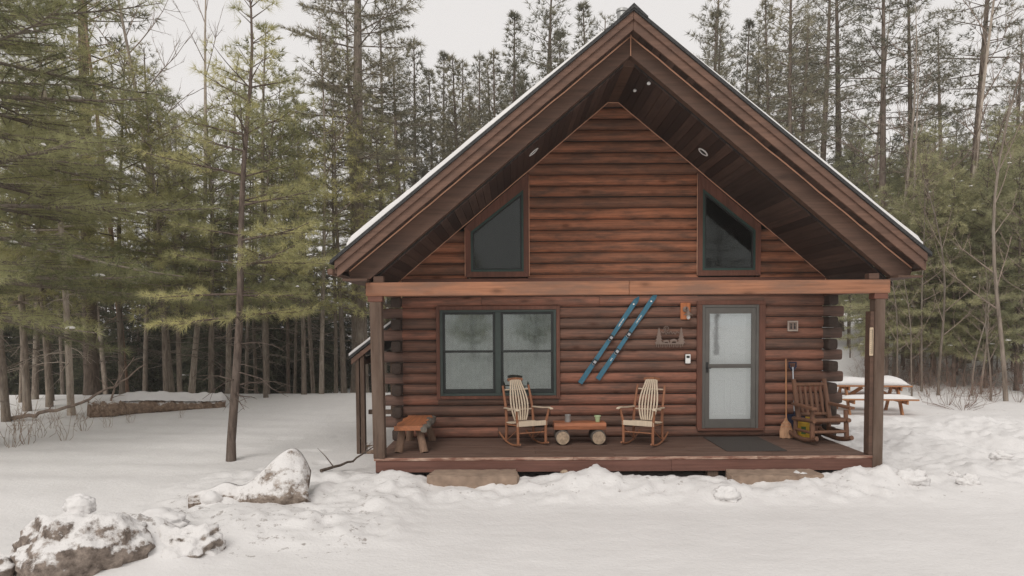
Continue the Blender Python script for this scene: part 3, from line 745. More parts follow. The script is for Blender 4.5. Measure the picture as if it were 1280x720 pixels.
# bentwood rocking chair, facing -y
def rocking_chair(label,loc,rz):
    t=thing('rocking_chair',label,'rocking chair',loc,rz,'bentwood rocking chairs on the porch')
    for sx in(-1,1):
        mb=MB(); pts=[]
        for q in range(15):
            y=-.36+.90*q/14; pts.append((sx*.265,y,.018+.26*(y+.02)**2/.36*.62))
        mb.tube(pts,[.016]*15,8); mb.build('runner',M['hick'],t,smooth=True)
        mb=MB(); mb.tube([(sx*.262,-.27,.055),(sx*.262,-.265,.22),(sx*.268,-.262,.42),(sx*.292,-.285,.54),(sx*.305,-.315,.645)],[.024,.025,.025,.021,.018],10); mb.build('front_leg',M['hick'],t,smooth=True)
        mb=MB(); mb.tube([(sx*.262,.24,.055),(sx*.26,.225,.25),(sx*.258,.225,.45),(sx*.256,.27,.66),(sx*.254,.34,.85),(sx*.25,.40,1.0)],[.022,.025,.026,.024,.022,.020],10); mb.build('back_post',M['hick'],t,smooth=True)
        mb=MB(); pts=[(sx*.27,.265,.625),(sx*.285,.10,.632),(sx*.298,-.10,.642),(sx*.312,-.28,.662),(sx*.318,-.37,.655),(sx*.318,-.39,.640)]
        for a,b in zip(pts,pts[1:]): mb.bar(a,b,.055,.020)
        mb.build('armrest',M['ash'],t,bevel=.004)
        mb=MB(); mb.tube([(sx*.262,-.25,.30),(sx*.262,.0,.17),(sx*.262,.22,.07)],.010,6); mb.build('brace',M['hick'],t,smooth=True)
        mb=MB(); mb.tube([(sx*.262,-.26,.37),(sx*.26,.23,.34)],.016,8); mb.build('seat_rail',M['hick'],t,smooth=True)
    mb=MB(); mb.box(-.285,.285,-.285,-.262,.355,.440)
    mb.build('seat_apron',M['ash'],t,bevel=.005)
    mb=MB()
    for q in range(9):
        u0=q/9; y0=-.262+.50*u0; y1=y0+.050; z=lambda y:.432-.055*math.sin(min(1,(y+.262)/.5)*PI*.62)
        mb.bar((-.275,(y0+y1)/2,z((y0+y1)/2)),(.275,(y0+y1)/2,z((y0+y1)/2)),.050,.012)
    mb.build('seat',M['ash'],t,bevel=.003)
    n=7; mb=MB()
    for q in range(n):
        s=(q-(n-1)/2)/((n-1)/2); pts=[]
        for k in range(9):
            u0=k/8; wdt=.105+ .062*math.sin(PI*min(1,u0*1.05)**.9)-.012*u0; y=.20+.18*u0+.06*math.sin(u0*PI)*-.6+.05*u0*u0; z=.40+.70*u0
            pts.append((s*wdt,y,z))
        for a,b in zip(pts,pts[1:]): mb.bar(a,b,.026,.010,up=(0,-1,.3))
    mb.build('back_slats',M['ash'],t)
    mb=MB(); pts=[]
    for k in range(9):
        u0=k/8*2-1; pts.append((u0*.145,.425+.02*(1-u0*u0),1.10+.016*(1-u0*u0)))
    for a,b in zip(pts,pts[1:]): mb.bar(a,b,.03,.05)
    mb.build('headrest',M['hick'],t,bevel=.004)
    for z,y in((.93,.385),(.585,.255),(.37,.23)):
        mb=MB(); mb.tube([(-.255,y,z),(.255,y,z)],.012,8); mb.build('crossbar',M['ash'],t,smooth=True)
    mb=MB(); mb.tube([(-.262,-.26,.24),(.262,-.26,.24)],.011,8); mb.build('stretcher',M['hick'],t,smooth=True)
    return t
CH1=rocking_chair('bentwood rocking chair with pale slats standing below the double window',(-1.54,-.72,DZ),math.radians(24))
CH2=rocking_chair('bentwood rocking chair with pale slats standing right of the low log table, below the skis',(.40,-.78,DZ),math.radians(-30))
for c_ in(CH1,CH2): c_.scale=(.95,.95,.95)

# live-edge bench
t=thing('plank_bench','rustic bench with an orange live-edge slab on four splayed log legs','bench',(-3.36,-.84,DZ),0)
mb=MB(); nn=18
L_=[];R_=[]
for q in range(nn+1):
    y=-.68+1.36*q/nn; L_.append((-.225+.015*math.sin(q*.9)+.03*q/nn,y)); R_.append((.205+.022*math.sin(q*1.3+1)+random.uniform(-.01,.01)+.03*q/nn,y))
poly=L_+R_[::-1]; mb.prism([(a,b) for a,b in poly],.355,.425,'z'); mb.build('bench_slab',M['slab'],t,bevel=.010,seg=2)
mb=MB(); pts=[(x+.018,y,.375+.012*math.sin(y*9)) for x,y in R_]; mb.tube(pts,[.046+random.uniform(-.010,.016) for _ in pts],8); mb.build('bark_edge',M['barkedge'],t,smooth=True,jitter=.010)
for sx,sy in((-1,-1),(1,-1),(-1,1),(1,1)):
    mb=MB(); a=Vector((sx*.13,sy*.46,.36)); b=Vector((sx*.20+.03,sy*.60,0)); mb.tube([a,a.lerp(b,.5)+Vector((.008,0,0)),b],[.050,.062,.066],12); mb.build('leg',M['bench_leg'],t,smooth=True,jitter=.004)

# low table: half-log slab on two cut log rounds
t=thing('log_table','low table of a half-log slab lying across two short cut logs','table',(-.64,-.62,DZ),0)
mb=MB()
for xx in(-.29,.30):
    mb=MB(); 
    for yy,r0 in((-.25,.118),(.22,.118)): pass
    rot=Matrix.Rotation(PI/2,4,'X'); rot.translation=Vector((xx,0,.122))
    mb.lathe([(.112,-.24),(.121,-.23),(.122,.18),(.114,.20)],(0,0,0),22,rot); lg=mb.build('log_foot',M['barkedge'],t,smooth=True)
    mb=MB(); r2=rot.copy(); mb.lathe([(.106,.240),(.106,.246)],(0,0,0),22,r2)
    mb.lathe([(.04,.2462),(.04,.2475)],(0,0,0),16,r2); mb.build('cut_face',M['cutend'],lg)
    mb=MB(); mb.lathe([(.106,-.206),(.106,-.2)],(0,0,0),22,rot)
poly=[(-.19,.012),(-.17,-.05),(.15,-.055),(.20,-.02),(.19,.055),(-.17,.06)]
mb=MB(); vs=[];n=len(poly)
for k in range(7):
    x=-.43+.86*k/6
    for a,b in poly: vs.append((x,a*(1+random.uniform(-.03,.03)),.298+b+random.uniform(-.004,.004)))
mb.add(vs,[(k*n+j,k*n+(j+1)%n,(k+1)*n+(j+1)%n,(k+1)*n+j) for k in range(6) for j in range(n)]+[tuple(range(n)),tuple(6*n+j for j in range(n))])
mb.build('table_slab',M['slab_x'],t,bevel=.006)
# tin and pot on it
mb=MB(); mb.lathe([(.048,0),(.050,.004),(.050,.112),(.053,.116),(.050,.120),(.046,.116),(.045,.012)],(0,0,0),20); o=mb.build('tin_can',M['tin'],None,smooth=True,loc=(-.83,-.62,DZ+.357)); tag(o,'small grey tin can standing on the low log table','can')
mb=MB(); mb.lathe([(.034,0),(.036,.004),(.048,.085),(.055,.087),(.055,.105),(.050,.105),(.046,.09),(.034,.01)],(0,0,0),20); o=mb.build('flower_pot',M['greenpot'],None,smooth=True,loc=(-.335,-.63,DZ+.357)); tag(o,'small pale green pot standing on the low log table','pot')

# log rocking chair
t=thing('log_rocking_chair','rough cedar log rocking chair standing at the right end of the porch','rocking chair',(3.36,-.64,DZ),math.radians(7))
W2=.30
for sx in(-1,1):
    mb=MB(); pts=[(sx*W2,-.44+.95*q/14,.055+.42*(-.44+.95*q/14-.02)**2*.85) for q in range(15)]
    mb.tube(pts,[.034]*15,10,flat=1.15); mb.build('runner',M['cedar'],t,smooth=True)
    mb=MB(); mb.tube([(sx*W2,-.30,.09),(sx*(W2-.005),-.29,.25),(sx*(W2-.01),-.27,.56)],[.037,.041,.033],10); mb.build('front_leg',M['cedar'],t,smooth=True,jitter=.002)
    mb=MB(); mb.tube([(sx*W2,.24,.09),(sx*W2,.22,.40)],[.036,.036],10); mb.build('rear_leg',M['cedar'],t,smooth=True)
    mb=MB(); mb.tube([(sx*.275,.16,.34),(sx*.275,.25,.62),(sx*.275,.36,1.02)],[.040,.042,.037],10); mb.build('back_post',M['cedar'],t,smooth=True,jitter=.002)
    mb=MB(); mb.bar((sx*.315,.27,.615),(sx*.325,-.40,.60),.095,.045); mb.build('armrest',M['cedar'],t,bevel=.012,seg=2)
    mb=MB(); mb.tube([(sx*W2,-.36,.40),(sx*W2,.30,.36)],.036,10); mb.build('seat_rail',M['cedar'],t,smooth=True)
    mb=MB(); mb.tube([(sx*W2,-.30,.20),(sx*W2,.24,.19)],.026,8); mb.build('side_stretcher',M['cedar'],t,smooth=True)
for (y,z,r,nm) in((.205,.44,.034,'back_rail'),(.335,.93,.036,'back_rail'),(-.30,.395,.038,'seat_front'),(-.30,.21,.030,'stretcher')):
    mb=MB(); mb.tube([(-.30,y,z),(0,y-.005,z),(.30,y,z)],[r*.85,r,r*.85],10); mb.build(nm,M['cedar'],t,smooth=True)
for q in range(5):
    x=-.185+.37*q/4; mb=MB(); mb.tube([(x,.205,.44),(x,.27,.68),(x,.335,.93)],[.019,.030,.019],8); mb.build('back_spindle',M['cedar'],t,smooth=True)
for q in range(6):
    y=-.29+.085*q; mb=MB(); mb.bar((-.30,y,.415-.012*q),(.30,y,.415-.012*q),.068,.028); mb.build('seat_slat',M['cedar'],t,bevel=.008)

# yellow bucket with a printed label
t=thing('bucket','yellow plastic bucket with printed label standing behind the log rocking chair','bucket',(3.27,-.27,DZ),0)
mb=MB(); mb.lathe([(.125,0),(.13,.005),(.145,.27),(.156,.272),(.156,.30),(.146,.302),(.146,.33),(.156,.332),(.158,.355),(.148,.357),(.142,.34),(.12,.02)],(0,0,0),28); mb.build('bucket_body',M['yellow'],t,smooth=True)
def patch(mb,a0,a1,z0,z1,off=.002):
    vs=[];n=8
    for q in range(n+1):
        a=a0+(a1-a0)*q/n
        for z in(z0,z1):
            r=.13+.015*z/.27+off; vs.append((r*math.sin(a),-r*math.cos(a),z))
    mb.add(vs,[(2*q,2*q+2,2*q+3,2*q+1) for q in range(n)])
mb=MB(); patch(mb,-.85,-.30,.09,.22); mb.build('green_label',plain('green_print',(.10,.22,.05),.5),t)
mb=MB(); patch(mb,-.75,-.40,.12,.165,.003); mb.build('dark_print',M['black'],t)
def glyph_text(txt,name,size,mat,parent,loc,rot):
    cu=bpy.data.curves.new(name,'FONT'); cu.body=txt; cu.size=size; cu.extrude=.0015; cu.align_x='CENTER'
    o=bpy.data.objects.new(name,cu); COL.objects.link(o)
    dg=bpy.context.evaluated_depsgraph_get(); me=bpy.data.meshes.new_from_object(o.evaluated_get(dg)); bpy.data.objects.remove(o)
    me.materials.clear(); me.materials.append(mat); q=bpy.data.objects.new(name,me); COL.objects.link(q)
    q.parent=parent; q.location=loc; q.rotation_euler=rot; return q
glyph_text('BY','lettering',.10,M['black'],t,(.065,-.1325,.14),(PI/2,0,.42))
mb=MB(); pts=[(.16*math.cos(a),-.02-.05*math.sin(a),.335-.13*math.sin(a)) for a in np.linspace(0,PI,14)]; mb.tube(pts,.004,6); mb.build('handle',M['steel'],t,smooth=True)

# broom and snow shovel leaning on the wall
t=thing('broom','straw broom with a wooden handle leaning on the log wall right of the door','broom',(2.955,-.24,DZ),0)
mb=MB(); mb.tube([(0,-.0,.30),(.04,.15,1.36)],[.013,.012],10); mb.build('handle',M['handle'],t,smooth=True)
mb=MB(); vs=[];prof=[(.0,.115,.04),(.12,.118,.038),(.24,.085,.03),(.30,.035,.024),(.345,.02,.02)]
for z,a,b in prof:
    for q in range(14):
        s=2*PI*q/14; vs.append((a*math.cos(s)+.012*z,b*math.sin(s)+.13*z-.02,z+(random.uniform(0,.018) if z==0 else 0)))
mb.add(vs,[(k*14+q,k*14+(q+1)%14,(k+1)*14+(q+1)%14,(k+1)*14+q) for k in range(4) for q in range(14)]+[tuple(range(14)),tuple(56+q for q in range(14))]); br=mb.build('bristles',M['bristle'],t,smooth=True)
for z in(.20,.25):
    mb=MB(); k=.10 if z<.22 else .080; pts=[(k*math.cos(a),.033*math.sin(a)+.13*z-.02,z) for a in np.linspace(0,2*PI,15)]; mb.tube(pts,.0035,5,cap=False); mb.build('binding',M['plaque'],br)
t=thing('snow_shovel','snow shovel with navy blade and metal shaft leaning on the wall behind the broom','shovel',(3.12,-.19,DZ),0)
mb=MB(); mb.tube([(0,.0,.30),(-.015,.075,1.22)],.014,10); mb.build('shaft',M['alu'],t,smooth=True)
mb=MB(); vs=[];nx_,nz_=8,7
for side in(0,1):
    for k in range(nz_+1):
        for q in range(nx_+1):
            x=-.19+.38*q/nx_; z=.01+.40*k/nz_
            xx=x*(1-.12*(k/nz_)**3); vs.append((xx,-.03+.10*(x/.19)**2*-.35+.05*k/nz_+.004*side-.03*(1-k/nz_)**2,z))
W_=nx_+1;S=(nx_+1)*(nz_+1)
fs=[]
for k in range(nz_):
    for q in range(nx_): a=k*W_+q; fs+= [(a,a+1,a+W_+1,a+W_),(S+a,S+a+W_,S+a+W_+1,S+a+1)]
for q in range(nx_): fs+=[(q,S+q,S+q+1,q+1),(nz_*W_+q,nz_*W_+q+1,S+nz_*W_+q+1,S+nz_*W_+q)]
for k in range(nz_): a=k*W_; b=a+nx_; fs+=[(a,a+W_,S+a+W_,S+a),(b,S+b,S+b+W_,b+W_)]
mb.add(vs,fs); mb.tube([(0,.0,.30),(0,.004,.46)],[.024,.019],10); mb.build('blade',M['navy'],t,smooth=True)
mb=MB(); c=Vector((-.015,.075,1.22)); pts=[c+Vector((0,0,-.06)),c+Vector((-.055,.004,.0)),c+Vector((-.062,.008,.075)),c+Vector((.062,.008,.075)),c+Vector((.055,.004,0)),c+Vector((0,0,-.06))]
mb.tube(pts,.017,8); mb.build('grip',M['navy'],t,smooth=True)

# door mat, stone steps
mb=MB(); mb.box(1.56,2.50,-1.50,-.12,.453,.464); o=mb.build('door_mat',M['mat'],None,bevel=.004); tag(o,'long dark door mat lying on the deck boards before the storm door','mat')
def step(name,label,x0,x1,y0,y1,ztop,cut):
    mb=MB(); poly=[(x0+cut[0],y0),(x0,y0+.10),(x0+.06,y1),(x1-.04,y1),(x1,y0+.06),(x1-cut[1],y0-.02)]
    n=26; out=[]
    for i_ in range(len(poly)):
        a=Vector(poly[i_]);b=Vector(poly[(i_+1)%len(poly)]); k=max(2,int((b-a).length/.06))
        for q in range(k): out.append(a.lerp(b,q/k)+Vector((random.uniform(-.008,.008),random.uniform(-.008,.008))))
    vs=[];ring_=[(ztop-.30,1.0),(ztop-.16,1.0),(ztop-.08,1.004),(ztop-.012,1.0),(ztop,.985)]
    cx=(x0+x1)/2; cy=(y0+y1)/2; n=len(out)
    for z,s in ring_:
        for p in out: vs.append((cx+(p.x-cx)*s+random.uniform(-.006,.006),cy+(p.y-cy)*s+random.uniform(-.010,.010),z+random.uniform(-.006,.004)))
    mb.add(vs,[(k*n+q,k*n+(q+1)%n,(k+1)*n+(q+1)%n,(k+1)*n+q) for k in range(4) for q in range(n)]+[tuple(4*n+q for q in range(n)),tuple(range(n-1,-1,-1))])
    o=mb.build(name,M['stone'],None,smooth=True); tag(o,label,'step','flat stone steps before the porch'); return o
step('stone_step','flat tan stone step lying before the porch below the bench and double window',-2.98,-1.66,-2.42,-1.93,.285,(.10,.04))
step('stone_step','flat tan stone step lying before the porch below the door mat',1.36,2.72,-2.36,-1.92,.262,(.02,.16))

# skis on the wall
def ski(label,u0,v0,u1,v1,toe,heel):
    A=atY(u1,v1,-.085); B=atY(u0,v0,-.085); d=(B-A); L=d.length; d.normalize()
    t=thing('ski',label,'ski',A,0,'blue skis on the log wall')
    z=Vector((0,-1,0)); x=d.cross(z).normalized(); rot=Matrix((x,d,z)).transposed()
    t.rotation_euler=rot.to_euler()
    mb=MB(); vs=[]; n=24
    for k in range(n+1):
        s=k/n; y=L*s; wd=.039+.004*math.cos(s*2*PI)
        if s>.955: wd*=max(.25,1-((s-.955)/.045)**2*.75)
        zz=.07*max(0,(s-.90)/.10)**2+.012*math.sin(PI*min(1,s/.9))
        th=.011
        vs+=[(-wd,y,zz),(wd,y,zz),(wd,y,zz+th),(-wd,y,zz+th)]
    fs=[(0,1,2,3),(4*n+3,4*n+2,4*n+1,4*n)]
    for k in range(n):
        for j in range(4): fs.append((4*k+j,4*k+(j+1)%4,4*k+4+(j+1)%4,4*k+4+j))
    mb.add(vs,fs); mb.build('ski_body',M['ski'],t,bevel=.002)
    for fr,nm in((toe,'toe_binding'),(heel,'heel_binding')):
        mb=MB(); y=L*fr; mb.box(-.036,.036,y-.06,y+.05,.024,.034); mb.box(-.030,.030,y-.03,y+.005,.034,.062); mb.box(-.040,.040,y+.012,y+.026,.034,.050)
        bd=mb.build(nm,M['skidark'],t,bevel=.004)
        mb=MB(); mb.box(-.024,.024,y-.026,y+.02,.062,.076); mb.tube([(-.03,y-.045,.045),(0,y-.062,.055),(.03,y-.045,.045)],.005,6); mb.build('clip',M['alu'],bd,bevel=.003)
    mb=MB()
    for q in range(10):
        y=L*.66+.017*q; mb.box(-.012,.010,y,y+(.010 if q%3 else .005),.0225,.0237)
    for q in range(3): mb.box(-.010,.010,L*.22+.02*q,L*.22+.02*q+.010,.0215,.0225)
    mb.build('lettering',M['white'],t)
    mb=MB(); mb.lathe([(.015,.0),(.015,.003)],(0,L*.915,.0215),14); mb.build('emblem',M['white'],t)
    return t
ski('blue wooden ski hung slanting on the log wall, the nearer one to the double window',798,371,725,479,.53,.25)
ski('blue wooden ski hung slanting on the log wall, the nearer one to the wall lamp',820,367.5,747,474,.53,.33)

# wall lamp
p=atY(857,389,-.085)
t=thing('wall_lamp','wall lamp on an orange wood plaque with a bare white bulb, left of the door','lamp',p,0)
mb=MB(); mb.box(-.085,.085,.0,.03,-.145,.145); mb.build('plaque',M['plaque'],t,bevel=.008)
mb=MB(); R_=Matrix.Rotation(PI/2,4,'X'); R_.translation=Vector((.0,.0,.03)); mb.lathe([(.052,0),(.05,.012),(.03,.022)],(0,0,0),18,R_)
mb.tube([(0,-.02,.03),(0,-.08,.065),(.005,-.13,.06),(.012,-.15,.01)],.010,8); mb.build('lamp_arm',M['rust'],t,smooth=True)
mb=MB(); mb.lathe([(.022,.03),(.026,.0),(.078,-.045),(.080,-.052),(.070,-.048),(.02,-.006)],(.012,-.15,-.02),20); mb.build('lamp_shade',M['rust'],t,smooth=True)
mb=MB(); mb.lathe([(.012,.0),(.016,-.02),(.030,-.05),(.033,-.072),(.026,-.096),(.010,-.108)],(.012,-.15,-.035),18); mb.build('bulb',M['white'],t,smooth=True)

# metal wall art: two pines, a sun, script-like scroll, animals on a ground bar
p=atY(837,430,-.085)
t=thing('wall_art','cut metal wall ornament with two pines, a sun and animals, left of the door','ornament',p,0)
Y0,Y1=-.008,.0
mb=MB(); mb.box(-.245,.245,Y0,Y1,-.005,.018)
for q in range(15): x=-.225+.45*q/14; mb.box(x-.005,x+.005,Y0,Y1,-.045-.015*(q%2),-.005)
mb.build('ground_bar',M['rust'],t)
for x0 in(-.185,.20):
    mb=MB(); poly=[]; hh=.29; 
    rr=[]
    for k in range(5):
        z=.02+.05*k; wd=.075*(1-k/5.6); rr.append((wd,z)); rr.append((wd*.45,z+.045))
    poly=[(x0-a,b) for a,b in rr][::1]; poly=[(x0+a,b) for a,b in rr]+[(x0,hh)]+[(x0-a,b) for a,b in rr[::-1]]
    mb.prism(poly,Y0-.001,Y1); mb.build('pine_shape',M['rust'],t)
mb=MB(); pts=[(-.06+.042*math.cos(a),-.004,.265+.042*math.sin(a)) for a in np.linspace(0,2*PI,20)]; mb.tube(pts,.006,6,cap=False)
pts=[(-.06+.02*math.cos(a),-.004,.262+.02*math.sin(a)) for a in np.linspace(0,4.5,12)]; mb.tube(pts,.005,6)
mb.build('sun_shape',M['rust'],t)
mb=MB(); pts=[(-.155+.32*k/40,-.004,.195+.018*math.sin(k*.95)+.012*math.sin(k*.37)) for k in range(41)]; mb.tube(pts,.006,6); mb.build('scroll',M['rust'],t)
mb=MB()
for x0,s in((-.06,1),(.07,1.25)):
    poly=[(x0-.05*s,.018),(x0-.045*s,.04*s),(x0-.055*s,.05*s),(x0-.03*s,.065*s),(x0+.01*s,.072*s),(x0+.04*s,.06*s),(x0+.055*s,.018),(x0+.035*s,.018),(x0+.03*s,.035*s),(x0-.02*s,.035*s),(x0-.03*s,.018)]
    mb=MB(); mb.prism(poly,Y0,Y1); mb.build('animal_shape',M['rust'],t)

# key safe, framed metal plate, thermometer
p=atY(859.5,448.5,-.075); t=thing('key_safe','small white key box with a dark window mounted on the logs beside the door','key box',p,0)
mb=MB(); mb.box(-.045,.045,-.035,.0,-.08,.08); mb.build('key_box',M['white'],t,bevel=.01,seg=2)
mb=MB(); mb.box(-.028,.028,-.040,-.034,.015,.055); mb.build('dial_window',M['black'],t,bevel=.003); mb=MB(); mb.box(-.052,-.047,-.03,.0,-.082,.085); mb.box(-.052,.05,-.03,0,.082,.088); mb.build('dark_edge',M['black'],t)
p=atY(990.5,407.5,-.075); t=thing('house_plate','small square metal plate in a pale frame on the logs right of the door','plate',p,0)
mb=MB(); s=.09
mb.box(-s,s,-.03,0,s-.025,s); mb.box(-s,s,-.03,0,-s,-s+.025); mb.box(-s,-s+.02,-.028,0,-s+.025,s-.025); mb.box(s-.02,s,-.028,0,-s+.025,s-.025); mb.build('frame',plain('pale_plate_frame',(.42,.35,.30),.6),t,bevel=.003)
mb=MB(); mb.box(-s+.02,s-.02,-.018,-.002,-s+.025,s-.025); mb.build('plate',M['rust'],t)
mb=MB()
for x0 in(-.030,.032): mb.prism([(x0-.010,-.05),(x0+.012,-.052),(x0+.016,-.015),(x0+.004,.0),(x0+.012,.03),(x0+.002,.05),(x0-.012,.045),(x0-.006,.01),(x0-.014,-.02)],-.022,-.017)
mb.build('cut_figures',M['black'],t)
t=thing('thermometer','long pale wooden thermometer strip fixed to the right porch post','thermometer',(3.565,-1.905,2.15),0)
mb=MB(); mb.box(-.028,.028,-.018,.003,-.21,.21); mb.build('strip',plain('pale_strip_wood',(.55,.43,.30),.6),t,bevel=.008)
mb=MB()
for q in range(13): mb.box(-.022,-.008,-.0195,-.018,-.17+.028*q,-.166+.028*q)
mb.tube([(.006,-.021,-.18),(.006,-.021,.18)],.0035,6); mb.build('scale_marks',M['black'],t)

# picnic table
px,py=7.45,6.0; pz=hgt(px,py)
t=thing('picnic_table','orange stained picnic table with snow on its top and benches, right of the cabin','picnic table',(px,py,pz-.05),math.radians(-9))
for q in range(5):
    mb=MB(); y=-.34+.15*q; mb.box(-.92,.92,y-.07,y+.068,.74,.78); mb.build('top_plank',M['picnic'],t,bevel=.006)
for sy in(-1,1):
    for o_ in(0,.15):
        mb=MB(); y=sy*(.62+o_); mb.box(-.92,.92,y-.07,y+.068,.44,.478); mb.build('bench_plank',M['picnic'],t,bevel=.006)
for xx in(-.62,.62):
    for sy in(-1,1):
        mb=MB(); mb.bar((xx,sy*.62,.0),(xx,sy*.20,.735),.045,.13,up=(0,1,0)); mb.build('leg',M['picnic_leg'],t,bevel=.006)
    mb=MB(); mb.box(xx+.03,xx+.07,-.80,.80,.34,.438); mb.build('bench_bearer',M['picnic_leg'],t,bevel=.006)
    mb=MB(); mb.box(xx+.03,xx+.07,-.38,.38,.64,.738); mb.build('top_bearer',M['picnic_leg'],t,bevel=.006)
    mb=MB(); mb.bar((xx*.97,0,.40),(xx*.25,0,.70),.04,.09); mb.build('brace',M['picnic_leg'],t,bevel=.005)
def cushion(mb,x0,x1,y0,y1,z,th,nx=24,ny=8,sd=0):
    vs=[]
    for j in range(ny+1):
        for i_ in range(nx+1):
            a=i_/nx*2-1;b=j/ny*2-1; e=(1-abs(a)**6)*(1-abs(b)**4)
            xx=x0+(x1-x0)*i_/nx; yy=y0+(y1-y0)*j/ny
            vs.append((xx,yy,z+max(.004,th*e*(1+.5*float(fbm(np.array([xx*1.8+sd]),np.array([yy*2.5]),3,sd)[0])))))
    W_=nx+1; mb.add(vs,[(j*W_+i_,j*W_+i_+1,(j+1)*W_+i_+1,(j+1)*W_+i_) for j in range(ny) for i_ in range(nx)]+[tuple(range(nx,-1,-1)),])
mb=MB(); cushion(mb,-.92,.90,-.40,.40,.781,.19); mb.build('table_snow',M['snow'],t,smooth='all')
for sy in(-1,1):
    mb=MB(); y=sy*.695; cushion(mb,-.90,.90,y-.145,y+.145,.479,.10,sd=3+sy); mb.build('bench_snow',M['snow'],t,smooth='all')
# ------------------------------------------------------------------ trees
M['bark_pine']=barkmat('grey_brown_pine_bark',(.095,.075,.060),(.30,.25,.205),(.34,.32,.27))
M['bark_dark']=barkmat('dark_pine_bark',(.065,.050,.041),(.205,.160,.130),(.23,.21,.18),.3)
M['bark_field']=barkmat('brown_young_pine_bark',(.060,.045,.038),(.22,.17,.14),(.26,.22,.19),.35)
M['bark_red']=barkmat('reddish_pine_bark',(.12,.08,.06),(.32,.21,.155),(.30,.23,.17),.3)
M['bark_pale']=barkmat('pale_birch_bark',(.22,.18,.145),(.52,.45,.38),(.14,.11,.09),.5)
M['twig']=plain('bare_twigs',(.24,.185,.15),.9,var=.3)
M['needle_light']=leafmat('soft_olive_needles',(.19,.20,.098),(.54,.52,.265),.52)
M['needle_mid']=leafmat('green_needles',(.19,.205,.115),(.50,.49,.30),.5)
M['needle_dark']=leafmat('dark_crown_needles',(.110,.112,.080),(.32,.30,.215),.42)
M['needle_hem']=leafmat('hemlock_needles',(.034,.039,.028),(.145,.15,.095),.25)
def nrm(a): return a/np.maximum(1e-9,np.linalg.norm(a,axis=-1,keepdims=True))
class TG:
    """collects trunk and limb tubes and needle tufts of one tree"""
    def __init__(s,seed): s.r=np.random.default_rng(seed); s.v=[];s.f=[];s.n=0; s.P=[];s.D=[];s.T=[];s.S=[]; s.snow=[]
    def tube(s,pts,rad,n=5):
        pts=np.asarray(pts,float); rad=np.asarray(rad,float); k=len(pts)
        d=nrm(np.gradient(pts,axis=0)); ref=np.where(np.abs(d[:,2:3])<.9,np.array([[0,0,1.]]),np.array([[1.,0,0]]))
        if abs(d[0,2])>.8: ref=np.repeat(np.array([[1.,0,0]]),k,0)
        else: ref=np.repeat(np.array([[0,0,1.]]),k,0)
        a=nrm(np.cross(d,ref)); b=np.cross(d,a); t=np.arange(n)*2*PI/n
        ring=pts[:,None,:]+(a[:,None,:]*np.cos(t)[None,:,None]+b[:,None,:]*np.sin(t)[None,:,None])*rad[:,None,None]
        i_=np.arange(k-1)[:,None]*n; j=np.arange(n)[None,:]
        f=np.stack([i_+j,i_+(j+1)%n,i_+n+(j+1)%n,i_+n+j],-1).reshape(-1,4)+s.n
        s.v.append(ring.reshape(-1,3)); s.f.append(f); s.n+=k*n
    def tuft(s,P,D,tint,sc): s.P.append(P);s.D.append(D);s.T.append(tint);s.S.append(sc)
    def mesh_trunk(s,name,mat):
        return npmesh(name,np.concatenate(s.v),np.concatenate(s.f),mat,True)
    def mesh_crown(s,name,mat,b,L,w,cone=(12,62)):
        P=np.concatenate(s.P);D=nrm(np.concatenate(s.D));T=np.concatenate(s.T);S=np.concatenate(s.S); n=len(P)
        ref=nrm(s.r.normal(size=(n,3))); a=nrm(np.cross(D,ref)); c=np.cross(D,a)
        ph=s.r.uniform(0,2*PI,(n,b)); th=np.radians(s.r.uniform(cone[0],cone[1],(n,b)))
        dirs=D[:,None]*np.cos(th)[...,None]+(a[:,None]*np.cos(ph)[...,None]+c[:,None]*np.sin(ph)[...,None])*np.sin(th)[...,None]
        ln=L*S[:,None]*s.r.uniform(.7,1.15,(n,b)); side=nrm(np.cross(dirs,nrm(s.r.normal(size=(n,b,3)))))
        p0=P[:,None]+side*(w/2); p1=P[:,None]-side*(w/2); p2=P[:,None]+dirs*ln[...,None]
        p2[...,2]-=.10*ln
        V=np.stack([p0,p1,p2],2).reshape(-1,3); F=np.arange(len(V)).reshape(-1,3)
        t=np.repeat(T,b*3)
        return npmesh(name,V,F,mat,False,{'tint':t})
